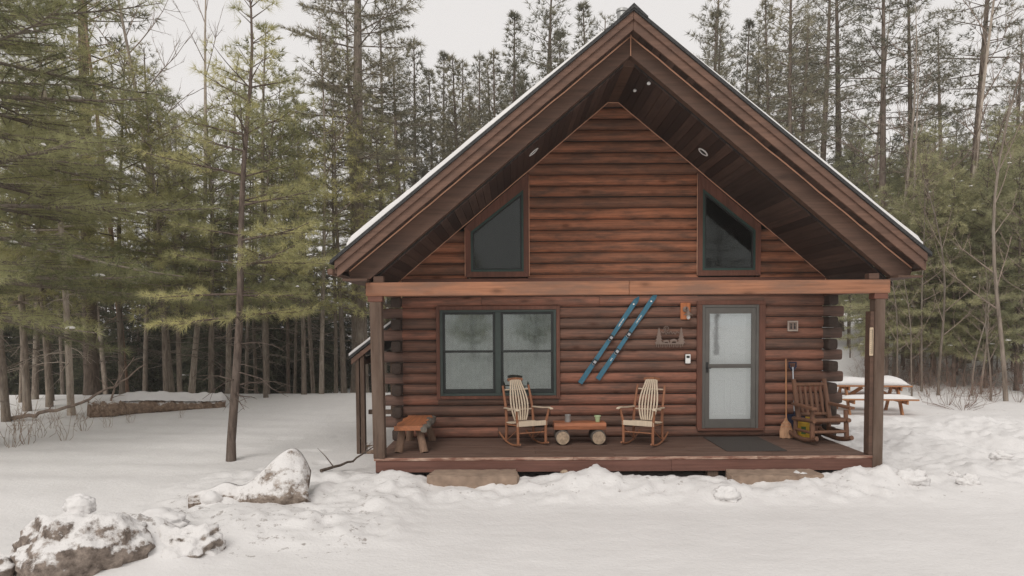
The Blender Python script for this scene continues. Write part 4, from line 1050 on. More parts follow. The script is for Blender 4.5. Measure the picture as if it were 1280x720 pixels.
def conifer(seed,H,r0,cb,Lmax,ws=.45,nb=(4,6),low=-8,high=45,droop=.18,up=.16,subs=.17,space=.16,dead=10,bend=.25,prof=None,sub_len=.40,tint=(.15,.7),sides=7,curve=None,Lvar=(.55,1.15),skip=.0,fan=(38,62),tw=True):
    g=TG(seed); r=g.r; k=14
    t=np.linspace(0,1,k); ph=r.uniform(0,6)
    def axis(z):
        q=np.asarray(z)/H
        x=bend*(np.sin(q*3.1+ph)-np.sin(ph))*q*.8; y=bend*(np.sin(q*2.3+ph*1.7)-np.sin(ph*1.7))*q*.8
        if curve: cx,cy=curve(q); x=x+cx; y=y+cy
        return np.stack([x,y,np.asarray(z,float)],-1)
    rad=r0*(1-t*.93)**.8; rad[0]*=1.28
    zz=H*t; zz[1]=min(.35,zz[1])
    pts=axis(zz); pts[0,2]=-.35; g.tube(pts,rad,sides)
    z=cb
    while z<H-.12:
        q=(z-cb)/(H-cb); n=r.integers(nb[0],nb[1]+1); a0=r.uniform(0,2*PI)
        pf=prof(q) if prof else (1-q)**.75*(.55+.45*min(1,q/.2))
        for j in range(n):
            if r.random()<skip: continue
            az=a0+2*PI*j/n+r.uniform(-.35,.35); L=Lmax*pf*r.uniform(*Lvar)+.12
            el=math.radians(low+(high-low)*q**1.3+r.uniform(-9,9)); base=axis(z+r.uniform(-.08,.08))
            hd=np.array([math.cos(az),math.sin(az),0.]); s=np.linspace(0,1,6)
            bp=base+hd*(L*s*math.cos(el))[:,None]; bp[:,2]+=L*s*math.sin(el)-droop*L*s**2+up*L*s**3
            sw=np.array([-math.sin(az),math.cos(az),0.])*r.uniform(-.12,.12)*L; bp+=sw*(s**2)[:,None]
            rb=max(.005,min(r0*.30,.008+.0085*L)); g.tube(bp,rb*(1-s*.8),4)
            tb=r.uniform(*tint)
            m=max(2,int(L*(.85)/subs))
            for i_ in range(m):
                f=.22+.76*(i_+r.uniform(0,.8))/m; f=min(f,.99)
                p=np.array([np.interp(f,s,bp[:,c]) for c in range(3)])
                i0=min(4,int(f*5)); d=nrm(bp[i0+1]-bp[i0])
                sg=1 if (i_%2) else -1; an=math.radians(r.uniform(*fan))*sg
                dd=np.array([d[0]*math.cos(an)-d[1]*math.sin(an),d[0]*math.sin(an)+d[1]*math.cos(an),d[2]*.5+r.uniform(-.10,.22)]); dd=nrm(dd)
                l=(.14+sub_len*L*(1.02-f))*r.uniform(.6,1.15); l=min(l,1.3)
                cnt=max(1,int(l*.8/space)); u=(.28+.72*(np.arange(cnt)+.6)/cnt)*l
                PP=p+dd*u[:,None]; PP[:,2]+=r.normal(0,.02,cnt)
                DD=np.repeat(dd[None],cnt,0)+r.normal(0,.42,(cnt,3)); DD[:,2]+=.22
                g.tuft(PP,DD,tb+r.normal(0,.16,cnt)+r.uniform(-.12,.12),r.uniform(.8,1.15,cnt))
                if tw and l>.35: g.tube(np.stack([p,p+dd*l*.5,p+dd*l]),np.array([.006,.005,.003])*(1+.3*L),3)
                if r.random()<.012: g.snow.append(p+dd*l*.6)
            g.tuft(bp[-1:],nrm(bp[-1:]-bp[-2:-1]),np.array([tb]),np.array([1.1]))
        z+=ws*r.uniform(.7,1.35)*(1.1-.35*q)
    top=axis(H); g.tuft(top[None],np.array([[0,0,1.]]),np.array([.5]),np.array([1.2]))
    for j in range(dead):   # dead lower limbs
        z=r.uniform(.2,1)*cb*.98+.5; az=r.uniform(0,2*PI); L=r.uniform(.25,1.0)*min(Lmax*.55,1.5); s=np.linspace(0,1,5)
        base=axis(z); hd=np.array([math.cos(az),math.sin(az),0]); bp=base+hd*(L*s)[:,None]; bp[:,2]+=L*(r.uniform(-.15,.25)*s-.22*s**2)
        bp+=r.normal(0,.02,(5,3))*s[:,None]; g.tube(bp,.011*(1-.75*s)*(1+.4*L),3)
        for q in range(int(L*4)):
            f=r.uniform(.3,.95); p=np.array([np.interp(f,s,bp[:,c]) for c in range(3)]); d=nrm(hd+r.normal(0,.6,3)); l=r.uniform(.12,.4)*L
            g.tube(np.stack([p,p+d*l*.5,p+d*l+np.array([0,0,-.05*l])]),np.array([.006,.004,.002]),3)
    return g
def bare_tree(seed,H,r0,cb,lean=0,forks=14,bend=.25):
    """leafless birch or poplar: trunk and ascending forked branches"""
    g=TG(seed); r=g.r; k=12; t=np.linspace(0,1,k); ph=r.uniform(0,6)
    def axis(z):
        q=np.asarray(z)/H
        return np.stack([bend*(np.sin(q*4+ph)-np.sin(ph))*q+lean*q*H*.1,bend*(np.sin(q*3+ph*2)-np.sin(2*ph))*q,np.asarray(z,float)],-1)
    rad=r0*(1-t*.92)**.85; pts=axis(H*t); pts[0,2]=-.35; rad[0]*=1.2; g.tube(pts,rad,7)
    h=TG(seed+1); h.r=r
    def limb(p,d,L,rd,lev):
        s=np.linspace(0,1,5); bp=p+d*(L*s)[:,None]; bp[:,2]+=.18*L*s**2; bp+=np.cumsum(r.normal(0,.025*L,(5,3)),0)*s[:,None]
        h.tube(bp,rd*(1-.75*s),4 if lev==0 else 3)
        if lev<2:
            for q in range(int(3+L*2.2) if lev==0 else 3):
                f=r.uniform(.25,.97); pp=np.array([np.interp(f,s,bp[:,c]) for c in range(3)])
                dd=nrm(d+r.normal(0,.55,3)+np.array([0,0,.25])); limb(pp,dd,L*r.uniform(.25,.5),rd*.5,lev+1)
    for j in range(forks):
        z=cb+(H-cb)*(j+r.uniform(0,1))/forks; q=(z-cb)/(H-cb); az=r.uniform(0,2*PI); el=math.radians(r.uniform(25,62))
        d=np.array([math.cos(az)*math.cos(el),math.sin(az)*math.cos(el),math.sin(el)])
        limb(axis(z),d,(H-cb)*.33*(1-q*.7)*r.uniform(.5,1.1),r0*.28*(1-q*.75)+.003,0)
    return g,h
KINDS={}
def reg(name,g,bark,need,b,L,w,cone=(12,62),H=10,what='pine_tree'):
    parts=[('trunk',g.mesh_trunk(name+'_trunk',M[bark])),('crown',g.mesh_crown(name+'_crown',M[need],b,L,w,cone))]
    if len(g.snow)>6:
        mb=MB()
        for p in g.snow:
            a=random.uniform(.05,.13); 
            mb.lathe([(a*.2,-.012),(a,0),(a*.8,.025),(a*.25,.04)],(p[0],p[1],p[2]+.02),6)
        me=bpy.data.meshes.new(name+'_snow'); me.from_pydata(mb.v,[],mb.f); me.materials.append(M['snow']); parts.append(('snow_clumps',me))
    KINDS[name]=(what,parts,H)
crown_flat=lambda q:(1-q)**.6*(.45+.55*min(1,q/.3))
# tall forest pines
for i_ in range(4):
    H=[16,18,15,17][i_]
    reg('tall%d'%i_,conifer(100+i_,H,.20,[6.5,8,5,9][i_],[3.0,3.2,2.7,2.8][i_],  .60,(4,5),-6,48,.15,.2,.18,.14,22,.3,crown_flat,.46,(.05,.75),7,skip=.16,tw=False),'bark_dark','needle_dark',10,.29,.022,(14,72),H=H)
# narrow spires behind the roof
for i_ in range(2):
    reg('spire%d'%i_,conifer(120+i_,15,.16,3.5,2.2,.42,(4,6),12,58,.06,.15,.15,.13,6,.2,lambda q:(1-q)**.75*(.6+.4*min(1,q/.2)),.46,(.05,.6),tw=False),'bark_dark','needle_dark',10,.27,.028,H=15)
# soft young pines
for i_ in range(3):
    H=[8.5,9.5,7.5][i_]
    reg('young%d'%i_,conifer(140+i_,H,.085,[2.9,3.3,2.4][i_],[2.5,2.6,2.3][i_],.40,(3,6),-4,42,.20,.16,.13,.10,26,.3,lambda q:(1-q)**.6*(.7+.3*min(1,q/.15)),.44,(.1,.8),6,tw=False),'bark_pine','needle_light',15,.21,.010,(14,75),H=H)
for i_ in range(2):
    H=[8.5,10][i_]
    reg('green%d'%i_,conifer(150+i_,H,.085,[1.5,1.9][i_],[2.6,2.6][i_],.34,(4,6),-4,42,.20,.16,.12,.095,14,.3,lambda q:(1-q)**.6*(.7+.3*min(1,q/.15)),.44,(.1,.8),6,tw=False),'bark_dark','needle_mid',14,.22,.012,(14,75),H=H)
# dark hemlocks of the understorey
for i_ in range(2):
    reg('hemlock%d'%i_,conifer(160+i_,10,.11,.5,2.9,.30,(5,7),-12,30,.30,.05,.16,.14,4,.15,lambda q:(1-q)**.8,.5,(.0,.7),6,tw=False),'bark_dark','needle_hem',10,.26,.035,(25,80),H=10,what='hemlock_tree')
# bare poles with dead limbs
for i_ in range(3):
    H=[11,13,12][i_]
    g_,h_=bare_tree(170+i_,H,[.075,.10,.085][i_],[4.0,5.0,3.4][i_],[.1,-.15,.5][i_],[14,16,18][i_])
    KINDS['birch%d'%i_]=('birch_tree',[('trunk',g_.mesh_trunk('birch_trunk',M['bark_pale'])),('branches',h_.mesh_trunk('birch_branches',M['twig']))],H)
for i_ in range(2):
    g_,h_=bare_tree(180+i_,[5,3.6][i_],.030,1.0,[.2,-.3][i_],12,.3)
    KINDS['sapling%d'%i_]=('sapling',[('trunk',g_.mesh_trunk('sapling_trunk',M['bark_pine'])),('branches',h_.mesh_trunk('sapling_branches',M['twig']))],5)
# pole pines: trunk with many dead limbs, thin crown
for i_ in range(2):
    reg('pole%d'%i_,conifer(190+i_,13,.10,7.5,1.9,.5,(3,5),10,50,.1,.15,.17,.15,64,.35,None,.44,(.05,.7),6,tw=False),'bark_pine','needle_mid',10,.27,.026,H=13)
# the tree standing in the open field, and the big pine whose boughs hang in from the left
hc=lambda q:(.50*np.sin(np.asarray(q)*1.6)+.10*np.sin(np.asarray(q)*9)*np.asarray(q),0*np.asarray(q))
g_=conifer(201,8.3,.080,2.5,2.1,.42,(3,5),2,48,.16,.14,.095,.07,22,.12,lambda q:(1-q)**.8*(.75+.25*min(1,q/.15)) if q<.70 else .26*(1-q)**.25,.42,(.15,.9),9,curve=hc,skip=.32)
reg('field_pine',g_,'bark_field','needle_light',20,.18,.0055,(14,75),H=8.3)
g_=conifer(205,14,.26,2.75,4.7,.43,(5,6),-6,42,.20,.15,.115,.088,20,.2,lambda q:(1-q)**.5*(.85+.15*min(1,q/.1)),.36,(.12,.9),10,Lvar=(.7,1.1))
reg('big_pine',g_,'bark_pine','needle_light',19,.20,.0065,(14,78),H=14)
g_=conifer(206,17.5,.30,6.6,3.6,.62,(4,6),-4,40,.10,.14,.13,.11,14,.25,crown_flat,.44,(.05,.75),10,skip=.08)
reg('broad_pine',g_,'bark_pine','needle_dark',11,.23,.018,H=17.5)

TREES=[]; FIRST=set()
def tree(kind,x,y,s=1.0,rz=None,label=None,group=None,cat=None,bark=None,tilt=0,zs=1.0):
    what,parts,H=KINDS[kind]; z=hgt(x,y)
    o=bpy.data.objects.new(what,None); COL.objects.link(o); o.empty_display_size=.3
    o.location=(x,y,z); o.rotation_euler=(random.gauss(0,.03 if kind[:4] in('pole','birc','sapl') else .008),tilt+random.gauss(0,.035 if kind[:4] in('pole','birc','sapl') else .008),random.uniform(0,2*PI) if rz is None else rz); o.scale=(s,s,s*zs)
    if kind[:4]=='pole': q_=random.uniform(.75,1.35); o.scale=(s*q_,s*q_,s)
    for nm,me in parts:
        c=bpy.data.objects.new(nm,me); COL.objects.link(c); c.parent=o
        if bark and nm=='trunk':
            c.data=me.copy(); c.data.materials[0]=M[bark]
    tag(o,label,cat or {'pine_tree':'tree','hemlock_tree':'tree','birch_tree':'tree','sapling':'sapling'}[what],group)
    TREES.append((o,kind,x,y)); return o
def ux(u,y): return CAMP.x+(u-640)/900*(y-CAMP.y)
def at(kind,u,y,s=1.0,**k): return tree(kind,ux(u,y),y,s,**k)
# --- trees one can single out
o=tree('field_pine',-6.66,-.16,1.0,rz=0,label='slender young pine with a dark bare trunk standing alone in the open snow')
o=tree('big_pine',-12.2,.9,1.0,rz=1.0,label='large soft-needled pine whose boughs hang into the picture from the left edge')
at('young1',85,5.7,1.15,label='pine with pale lichened trunk and low dead limbs beside the fallen log',bark='bark_pale')
at('tall1',112,11,1.25,label='thick grey trunk rising just behind the left end of the fallen log')
at('pole0',155,10.3,1.2,label='tall pine with a reddish bare trunk behind the middle of the fallen log',bark='bark_red')
at('birch1',211,10.8,1.15,rz=0,label='pale upright birch behind the right end of the fallen log')
at('birch2',236,10.2,1.15,rz=0,label='pale birch leaning to the right behind the right end of the fallen log',tilt=.10)
at('pole1',3,4.6,1.0,label='narrow grey trunk standing at the left edge of the snow field')
at('broad_pine',449,12.5,1.0,label='tall broad pine with thick pale trunk rising left of the cabin eave')
at('birch0',400,10.8,1.1,rz=2,label='slim pale leaning trunk left of the side porch')
at('pole0',418,11.6,.95,label='straight grey trunk just left of the side porch, beside the slim pale one')
GL='young soft green pines in front of the left wood'
for j,(kd,u,y,s) in enumerate([('young0',205,7.6,1.0),('young2',262,8.6,1.1),('young1',330,9.6,.95),('young0',378,10.6,1.0),('young2',428,11.2,1.2),('young1',150,8.6,1.05),('young2',30,6.5,1.2),('young0',60,9.0,1.2),('young1',480,13,1.0),('young2',58,7.4,1.1),('young0',222,8.6,1.05)]):
    at(kd,u,y,s,label='young soft-needled pine growing along the edge of the wood left of the cabin',group=GL)
GP='slim bare trunks at the edge of the left wood'
for (kd,u,y,s,bk) in [('pole1',283,11.5,.8,'bark_pale'),('pole0',318,12.4,.8,None),('pole1',331,11.0,.9,'bark_pine'),('pole0',358,11.8,.85,'bark_dark'),('pole1',366,13,.8,None),('pole0',40,9.5,.8,None),('pole1',22,8.6,.7,None),('pole1',178,14,.8,None),('pole0',262,14,.8,None),('pole1',390,15,.9,None),('pole0',305,16,.9,None),('pole1',438,15,.9,'bark_pine'),('pole0',130,16,.9,None),('pole1',75,15,.9,None)]:
    at(kd,u,y,s,bark=bk,label='slim bare trunk among others at the edge of the wood left of the cabin',group=GP)
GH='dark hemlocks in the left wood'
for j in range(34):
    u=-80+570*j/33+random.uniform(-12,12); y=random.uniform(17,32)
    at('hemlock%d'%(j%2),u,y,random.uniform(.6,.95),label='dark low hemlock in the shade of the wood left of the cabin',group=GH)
# behind the cabin
at('spire0',622,26,1.10,label='narrow dark pine spire above the left roof slope')
at('spire1',705,30,1.28,label='dark bushy pine top just left of the roof peak')
at('spire0',655,31,1.1,label='dark pine between the narrow spire and the bushy one left of the roof peak')
at('tall2',893,27,1.12,label='tall pine right of the roof peak, nearest to it on that side')
at('tall0',993,24,1.0,label='tall pine with a straight bare trunk above the right roof slope')
for (kd,u,y,vt) in [('spire0',598,30,70),('spire1',640,27,30),('tall0',676,33,-20),('spire0',690,26,25),('spire1',733,28,20),('tall3',745,36,30),('spire0',520,26,60),('tall2',500,24,70),('spire1',540,29,95),('tall1',475,30,30),('spire0',585,24,120),('tall0',880,33,-10),('spire1',925,29,40),('spire0',965,27,10),('tall1',1020,27,-60),('tall0',1048,30,-60),('spire1',556,31,75),('spire0',575,28,85),('tall3',980,32,-40)]:
    x=ux(u,y); tree(kd,x,y,(CAMP.z+(404-vt)/900*(y-CAMP.y)-hgt(x,y))/KINDS[kd][2],label='dark pine top among others showing over the cabin roof',group='pine tops over the cabin roof')
at('spire1',570,34,1.0,label='shorter dark pine seen over the lower left roof slope')
# right side
RT=[('tall1',1100,15.5,.95,'tall dark-trunked pine rising just beyond the right eave'),
    ('tall3',1137,18,.95,'tall pine second to the right of the eave tip'),
    ('tall3',1206,16.5,1.05,'thick-trunked tall pine with a white birch beside it, right of the cabin'),
    ('sapling0',1258,8.4,2.2,'tall slim bare young tree standing close to the right edge, before the brush')]
for kd,u,y,s,lb in RT: at(kd,u,y,s,label=lb)
at('birch1',1203,15.2,1.25,rz=1,label='slender white birch in front of the thick pine right of the cabin')
at('birch0',1118,14,1.2,rz=0,label='bare pale birch with spreading twigs beyond the right eave, left of its neighbour')
at('birch2',1140,13,1.0,rz=3.3,label='bare pale birch leaning left behind the picnic table')
at('birch1',1085,20,1.2,label='bare birch showing over the lower right roof slope')
GR='young green pines right of the cabin'
for (kd,u,y,s) in [('green0',1128,16,.95),('green1',1165,15,.9),('green0',1200,19,1.05),('green1',1238,14,.9),('green0',1275,12.5,1.0),('green1',1300,16,1.1),('green0',1100,20,1.0),('green1',1060,22,1.0),('green0',1180,22,1.1),('green1',1250,20,1.1),('young0',1220,17,.95),('young2',1150,20,1.2),('green1',1115,25,1.1),('green0',1140,27,1.25),('green1',1175,28,1.2),('green0',1215,26,1.2),('green1',1260,26,1.2),('green0',1300,24,1.2),('green1',1080,28,1.2),('green0',1195,14,.75),('green1',1270,17,.9),('green0',1050,30,1.1),('green0',1108,12.8,.80),('green1',1150,12.2,.78),('green0',1192,12,.85),('green1',1232,11.6,.76),('green0',1270,11,.9)]:
    at(kd,u,y,s,label='young green pine in the thicket right of the cabin',group=GR)
GS='slim bare stems right of the cabin'
for (u,y,s) in [(1062,18,1),(1081,16,1.1),(1118,15,1),(1129,15,1.2),(1152,11,1.1),(1162,12,.9),(1173,10.2,1.2),(1184,13,1),(1193,13,1),(1216,10,1.1),(1226,10.4,1.2),(1239,8.6,1),(1273,11,1.3),(1246,15,1),(1105,12,1.1),(1122,11,1.0),(1140,10,.9),(1168,14,1.2),(1205,12,1.1),(1232,13,1.2),(1282,10,1.1),(1095,14,1.2),(1265,15,1.2),(1290,9,1.2)]:
    at('sapling%d'%random.randint(0,1),u,y,s*random.uniform(.9,1.3),label='slim bare sapling in the snow at the edge of the wood right of the cabin',group=GS)
# --- the forest behind
def vmax(u):
    return float(np.interp(u,[-200,190,225,335,350,470,545,598,612,640,690,745,768,862,880,935,945,958,975,2000],[-260,-200,150,150,20,20,70,70,20,60,0,40,190,190,0,0,60,60,-60,-260]))
placed=[(x,y) for _,_,x,y in TREES]; cnt=0; tries=0
FOR=[]
while cnt<80 and tries<6000:
    tries+=1; y=random.uniform(15,62)**1.0; u=random.uniform(-170,1450); x=ux(u,y)
    if abs(x)<7 and y<16: continue
    if any((x-a)**2+(y-b)**2<(1.7+.02*y)**2 for a,b in placed): continue
    D=y-CAMP.y; ztop=CAMP.z+(404-vmax(u))/900*D
    kd=random.choice(['tall0','tall1','tall2','tall3','tall0','tall3','pole0','spire0','spire1','birch1'])
    H=KINDS[kd][2]; s=(ztop-hgt(x,y))/H*random.uniform(.85,1.0); s=min(s,random.uniform(1.0,1.35))
    if s<.6:
        kd=random.choice(['spire0','green1']); s=(ztop-hgt(x,y))/KINDS[kd][2]
        if s<.4: continue
    side='left of' if u<440 else ('behind' if u<1080 else 'right of')
    tree(kd,x,y,s,label={'left of':'forest tree standing deep in the wood left of the cabin','behind':'forest tree whose top shows behind the cabin roof','right of':'forest tree standing deep in the wood right of the cabin'}[side],group='forest trees %s the cabin'%side)
    placed.append((x,y)); cnt+=1

# the wood on the other side of the drive, mirrored in the panes
for j in range(11):
    x=-24+4.6*j+random.uniform(-1.2,1.2); y=random.uniform(-44,-36)
    tree(random.choice(['tall0','tall2','green1','tall3','green0']),x,y,random.uniform(.75,1.05),label='forest tree across the drive, seen only mirrored in the door and window panes',group='trees across the drive')
# ------------------------------------------------------------------ things lying in the snow
def snowrock(name,ca=(.10,.07,.05),cb=(.24,.19,.15),thr=.45,amt=.5):
    """dark rock or wood where the face is steep, snow where it looks up"""
    m,nt,b=newmat(name); L=nt.links
    g=nt.nodes.new('ShaderNodeNewGeometry'); sx=nt.nodes.new('ShaderNodeSeparateXYZ'); L.new(g.outputs['Normal'],sx.inputs[0])
    v=coords(nt,(1,1,1),island=False); n=N(nt,'ShaderNodeTexNoise',Scale=7.5,Detail=9.,Roughness=.72); L.new(v,n.inputs['Vector'])
    n2=N(nt,'ShaderNodeTexNoise',Scale=11.,Detail=6.,Roughness=.7); L.new(v,n2.inputs['Vector'])
    ad=N(nt,'ShaderNodeMath',operation='MULTIPLY_ADD'); L.new(n.outputs[0],ad.inputs[0]); ad.inputs[1].default_value=2.4; L.new(sx.outputs['Z'],ad.inputs[2])
    f=ramp(nt,[(.40,0.),(.50,.42),(.74,1.)],N_sub(nt,ad.outputs[0],thr)).outputs[0]
    rk=ramp(nt,[(.35,ca),(.65,cb)],n2.outputs[0]).outputs[0]
    col=mix(nt,f,rk,(.72,.70,.685)); L.new(col,b.inputs['Base Color']); b.inputs['Roughness'].default_value=.8; b.inputs['Specular IOR Level'].default_value=.2
    bp=N(nt,'ShaderNodeBump',Strength=.7,Distance=.04); L.new(n2.outputs[0],bp.inputs['Height']); L.new(bp.outputs[0],b.inputs['Normal'])
    return m
def N_sub(nt,s,v):
    m=N(nt,'ShaderNodeMath',operation='SUBTRACT'); nt.links.new(s,m.inputs[0]); m.inputs[1].default_value=v; return m.outputs[0]
M['snowrock']=snowrock('snow_covered_boulder',(.085,.066,.055),(.31,.255,.215),thr=1.20)
M['snowrock_light']=snowrock('dirty_snow_rock',(.10,.08,.066),(.33,.28,.24),thr=.92)
M['clod']=M['snow']
M['stump']=snowrock('snow_dusted_stump_wood',(.10,.07,.052),(.36,.30,.25),.98)
M['oldlog']=snowrock('snow_topped_old_log',(.13,.085,.06),(.33,.24,.175),1.40)
def blob(name,mat,rx,ry,rz,seed,rough=.3,sub=4,fn=None):
    bm=bmesh.new(); bmesh.ops.create_icosphere(bm,subdivisions=sub,radius=1)
    P=np.array([v.co[:] for v in bm.verts])
    n=(fbm(P[:,0]*1.6+seed,P[:,1]*1.6,4,seed)+fbm(P[:,1]*1.6+seed,P[:,2]*1.6,4,seed+1)+fbm(P[:,2]*1.6+seed,P[:,0]*1.6,4,seed+2))*.8+.4*(fbm(P[:,0]*4.3+seed,P[:,1]*4.3,3,seed+3)+fbm(P[:,1]*4.3+seed,P[:,2]*4.3,3,seed+4)+fbm(P[:,2]*4.3+seed,P[:,0]*4.3,3,seed+5))
    Q=P*(1+rough*2*n)[:,None]*np.array([rx,ry,rz])
    if fn is not None: Q=fn(Q)
    for v,q in zip(bm.verts,Q): v.co=q
    me=bpy.data.meshes.new(name); bm.to_mesh(me); bm.free(); me.materials.append(mat)
    me.polygons.foreach_set('use_smooth',[True]*len(me.polygons))
    o=bpy.data.objects.new(name,me); COL.objects.link(o); return o
def put(o,x,y,dz,label,cat,group=None,rz=0):
    o.location=(x,y,hgt(x,y)+dz); o.rotation_euler[2]=rz; tag(o,label,cat,group); return o
# the dirty heap in the lower left corner
BO=put(blob('boulder',M['snowrock'],.66,.52,.54,4,.22,5),-6.14,-5.40,-.14,'large boulder half buried in dirty snow in the lower left corner','boulder')
put(blob('rock',M['snowrock_light'],.40,.32,.28,9,.30,5),-5.28,-5.02,-.16,'dark snow-spotted rock on the right flank of the large boulder','rock')
put(blob('rock',M['snowrock'],.44,.34,.24,13,.30,5),-6.78,-5.62,-.06,'low brown rock at the foot of the large boulder, lower left corner','rock')
vv=[BO.matrix_basis@v.co for v in BO.data.vertices]; tz=max(v.z for v in vv if abs(v.x+6.2)<.12 and abs(v.y+5.25)<.12)
put(blob('snow_lump',M['clod'],.15,.11,.10,21,.30,4),-6.2,-5.25,tz+.015-hgt(-6.2,-5.25),'small snow lump perched on top of the large boulder','snow lump')
put(blob('snow_lump',M['clod'],.34,.22,.15,22,.30,4),-5.72,-4.62,.02,'long low snow lump right behind the large boulder','snow lump')
# snow-dusted root stump: a curved rind standing on edge, hollow side filled with snow
bm_v=[];nn=40;mm=26
def stump_pt(a,b,side):
    pass
mb=MB()
W_=mm+1
for side in(0,1):
    for i_ in range(nn+1):
        t=i_/nn; x=-.62+1.22*t
        top=.08+.08*math.exp(-((t-.28)/.10)**2)+.56*float(sm(.36,.88,t))*(1 if t<.82 else math.sqrt(max(.05,1-((t-.82)/.19)**2)))
        for j in range(mm+1):
            s=j/mm; z=-.20+(top+.20)*s
            dep=.26*math.sin(PI*min(1,s*.62+.18)) *(.35+.9*t)      # bulging front face
            y=-dep+.30*t*s+(.10+.12*t)*side*(1.0-.55*s)+.10*math.sin(t*6)
            q=float(fbm(np.array([x*5.+side]),np.array([z*5.+side*3]),4,77)[0]); q2=float(fbm(np.array([x*13.]),np.array([z*2.+side]),3,79)[0])
            mb.v.append((x+.04*q,y-.10*q-.05*q2,z+.05*q*(s>.5)))
S=(nn+1)*W_
for i_ in range(nn):
    for j in range(mm):
        a=i_*W_+j; mb.f+= [[a,a+W_,a+W_+1,a+1],[S+a,S+a+1,S+a+W_+1,S+a+W_]]; mb.m+=[0,0]
    a=i_*W_+mm; mb.f.append([a,a+W_,S+a+W_,S+a]); mb.m.append(0)
for j in range(mm):
    a=nn*W_+j; mb.f.append([a,S+a,S+a+1,a+1]); mb.m.append(0); mb.f.append([j,j+1,S+j+1,S+j]); mb.m.append(0)
o=mb.build('stump',M['stump'],None,smooth='all'); o.scale=(1.25,1.1,.95); put(o,-5.25,-3.02,.0,'snow-dusted old stump rising to the right in the snow below the lone young pine','stump',rz=.18)
put(blob('snow_drift',M['clod'],.42,.30,.26,31,.15),-5.05,-2.72,-.02,'smooth snow drift filling the hollow of the old stump','snow drift')
put(blob('snow_lump',M['clod'],.15,.12,.11,33,.2,3),-5.72,-3.18,.02,'snow lump with bark crumbs left of the old stump','snow lump')
# clods right of the porch
for (u,v_,r,sd,lb) in [(1140,597,.19,41,'biggest snow clod thrown up beside the right end of the porch'),(1210,600,.15,43,'snow clod with a dark dimple, further right of the biggest clod'),(1250,568,.13,45,'snow clod farthest right, behind the others in the trodden yard'),(1073,577,.16,47,'snow clod heaped against the deck fascia below the right porch post'),(1192,590,.08,49,'smallest snow clod, between the two big ones right of the porch'),(905,617,.16,51,'rounded snow clod at the front of the ploughed bank, below the right stone step')]:
    best=None
    d_=ray(u,v_+4)
    for s in np.linspace(5,22,1700):
        q=CAMP+d_*s
        if q.z<hgt(q.x,q.y): best=q; break
    put(blob('snow_clod',M['clod'],r*1.05,r*.8,r*.72,sd,.42,4),best.x,best.y,r*.12,lb,'snow clod','snow clods along the ploughed bank')
# fallen log with snow on it, and the branch beside it
A=Vector((-12.35,5.35,0)); B=Vector((-9.75,7.3,0)); A.z=hgt(A.x,A.y)+.12; B.z=hgt(B.x,B.y)+.09
mb=MB(); pts=[];rs=[]
for q in range(41):
    t=q/40; p=A.lerp(B,t)+Vector((0,0,.05*math.sin(t*5))); pts.append(p); rs.append(.235*(1-.25*t)*(1+.14*random.uniform(-1,1)*(1.5 if t<.3 else .8)))
mb.tube(pts,rs,18); o=mb.build('fallen_log',M['oldlog'],None,smooth=True,jitter=.030); tag(o,'long fallen log with broken reddish end and snow along its top','log')
mb=MB(); vs=[]
d_=(B-A).normalized(); sd_=Vector((-d_.y,d_.x,0))
for q in range(49):
    t=.16+.86*q/48; p=A.lerp(B,t)+Vector((0,0,.05*math.sin(t*5)+.25*(1-.25*t)))
    wv=.21*(1-.2*t)*min(1,(q+.3)/6,(48.3-q)/3)
    for k in range(9):
        a=k/8*2-1; vs.append(p+sd_*(a*wv)+Vector((0,0,(1-abs(a)**2.2)*.17*min(1,(q+.3)/6,(48.3-q)/2)*(1+.10*math.sin(q*.7))-.05*abs(a)+.02*random.random())))
mb.add(vs,[(q*9+k,q*9+k+1,(q+1)*9+k+1,(q+1)*9+k) for q in range(48) for k in range(8)]); mb.build('log_snow',M['snow'],o,smooth='all')
def stick(label,pts,r0,name='fallen_branch',side=5,mat='twig',cat='branch'):
    mb=MB(); pts=[Vector(p) for p in pts]; out=[];rs=[]
    for a,b in zip(pts,pts[1:]):
        for q in range(5): out.append(a.lerp(b,q/5)+Vector((random.uniform(-1,1),random.uniform(-1,1),random.uniform(-1,1)))*r0*.6)
    out.append(pts[-1]); rs=[r0*(1-.75*i_/len(out)) for i_ in range(len(out))]; mb.tube(out,rs,7)
    for q in range(side):
        i_=random.randint(2,len(out)-2); p=out[i_]; d=Vector((random.uniform(-1,1),random.uniform(-1,1),random.uniform(.0,1))).normalized(); l=random.uniform(.2,.6)
        mb.tube([p,p+d*l*.5+Vector((0,0,.02)),p+d*l],[rs[i_]*.5,rs[i_]*.35,.003],5)
    o=mb.build(name,M[mat],None,smooth=True); tag(o,label,cat); return o
def gpt(x,y,dz=0): return (x,y,hgt(x,y)+dz)
stick('crooked dead branch reaching out left from the fallen log',[gpt(-13.9,4.7,.03),gpt(-13.3,4.95,.14),(-12.5,5.3,hgt(-12.5,5.3)+.35),(-11.9,5.7,hgt(-11.9,5.7)+.75),(-11.3,6.1,hgt(-11.3,6.1)+1.25)],.055,side=6)
stick('thin dead branch standing up out of the fallen log',[(-12.0,5.6,hgt(-12,5.6)+.2),(-11.7,5.5,hgt(-12,5.6)+.9),(-11.2,5.4,hgt(-12,5.6)+1.5)],.03,side=7)
stick('dark broken branch leaning on the left corner of the porch',[gpt(-4.65,-1.75,.02),(-4.3,-1.2,.28),(-3.98,-.75,.50)],.026,side=3,mat='bark_dark')
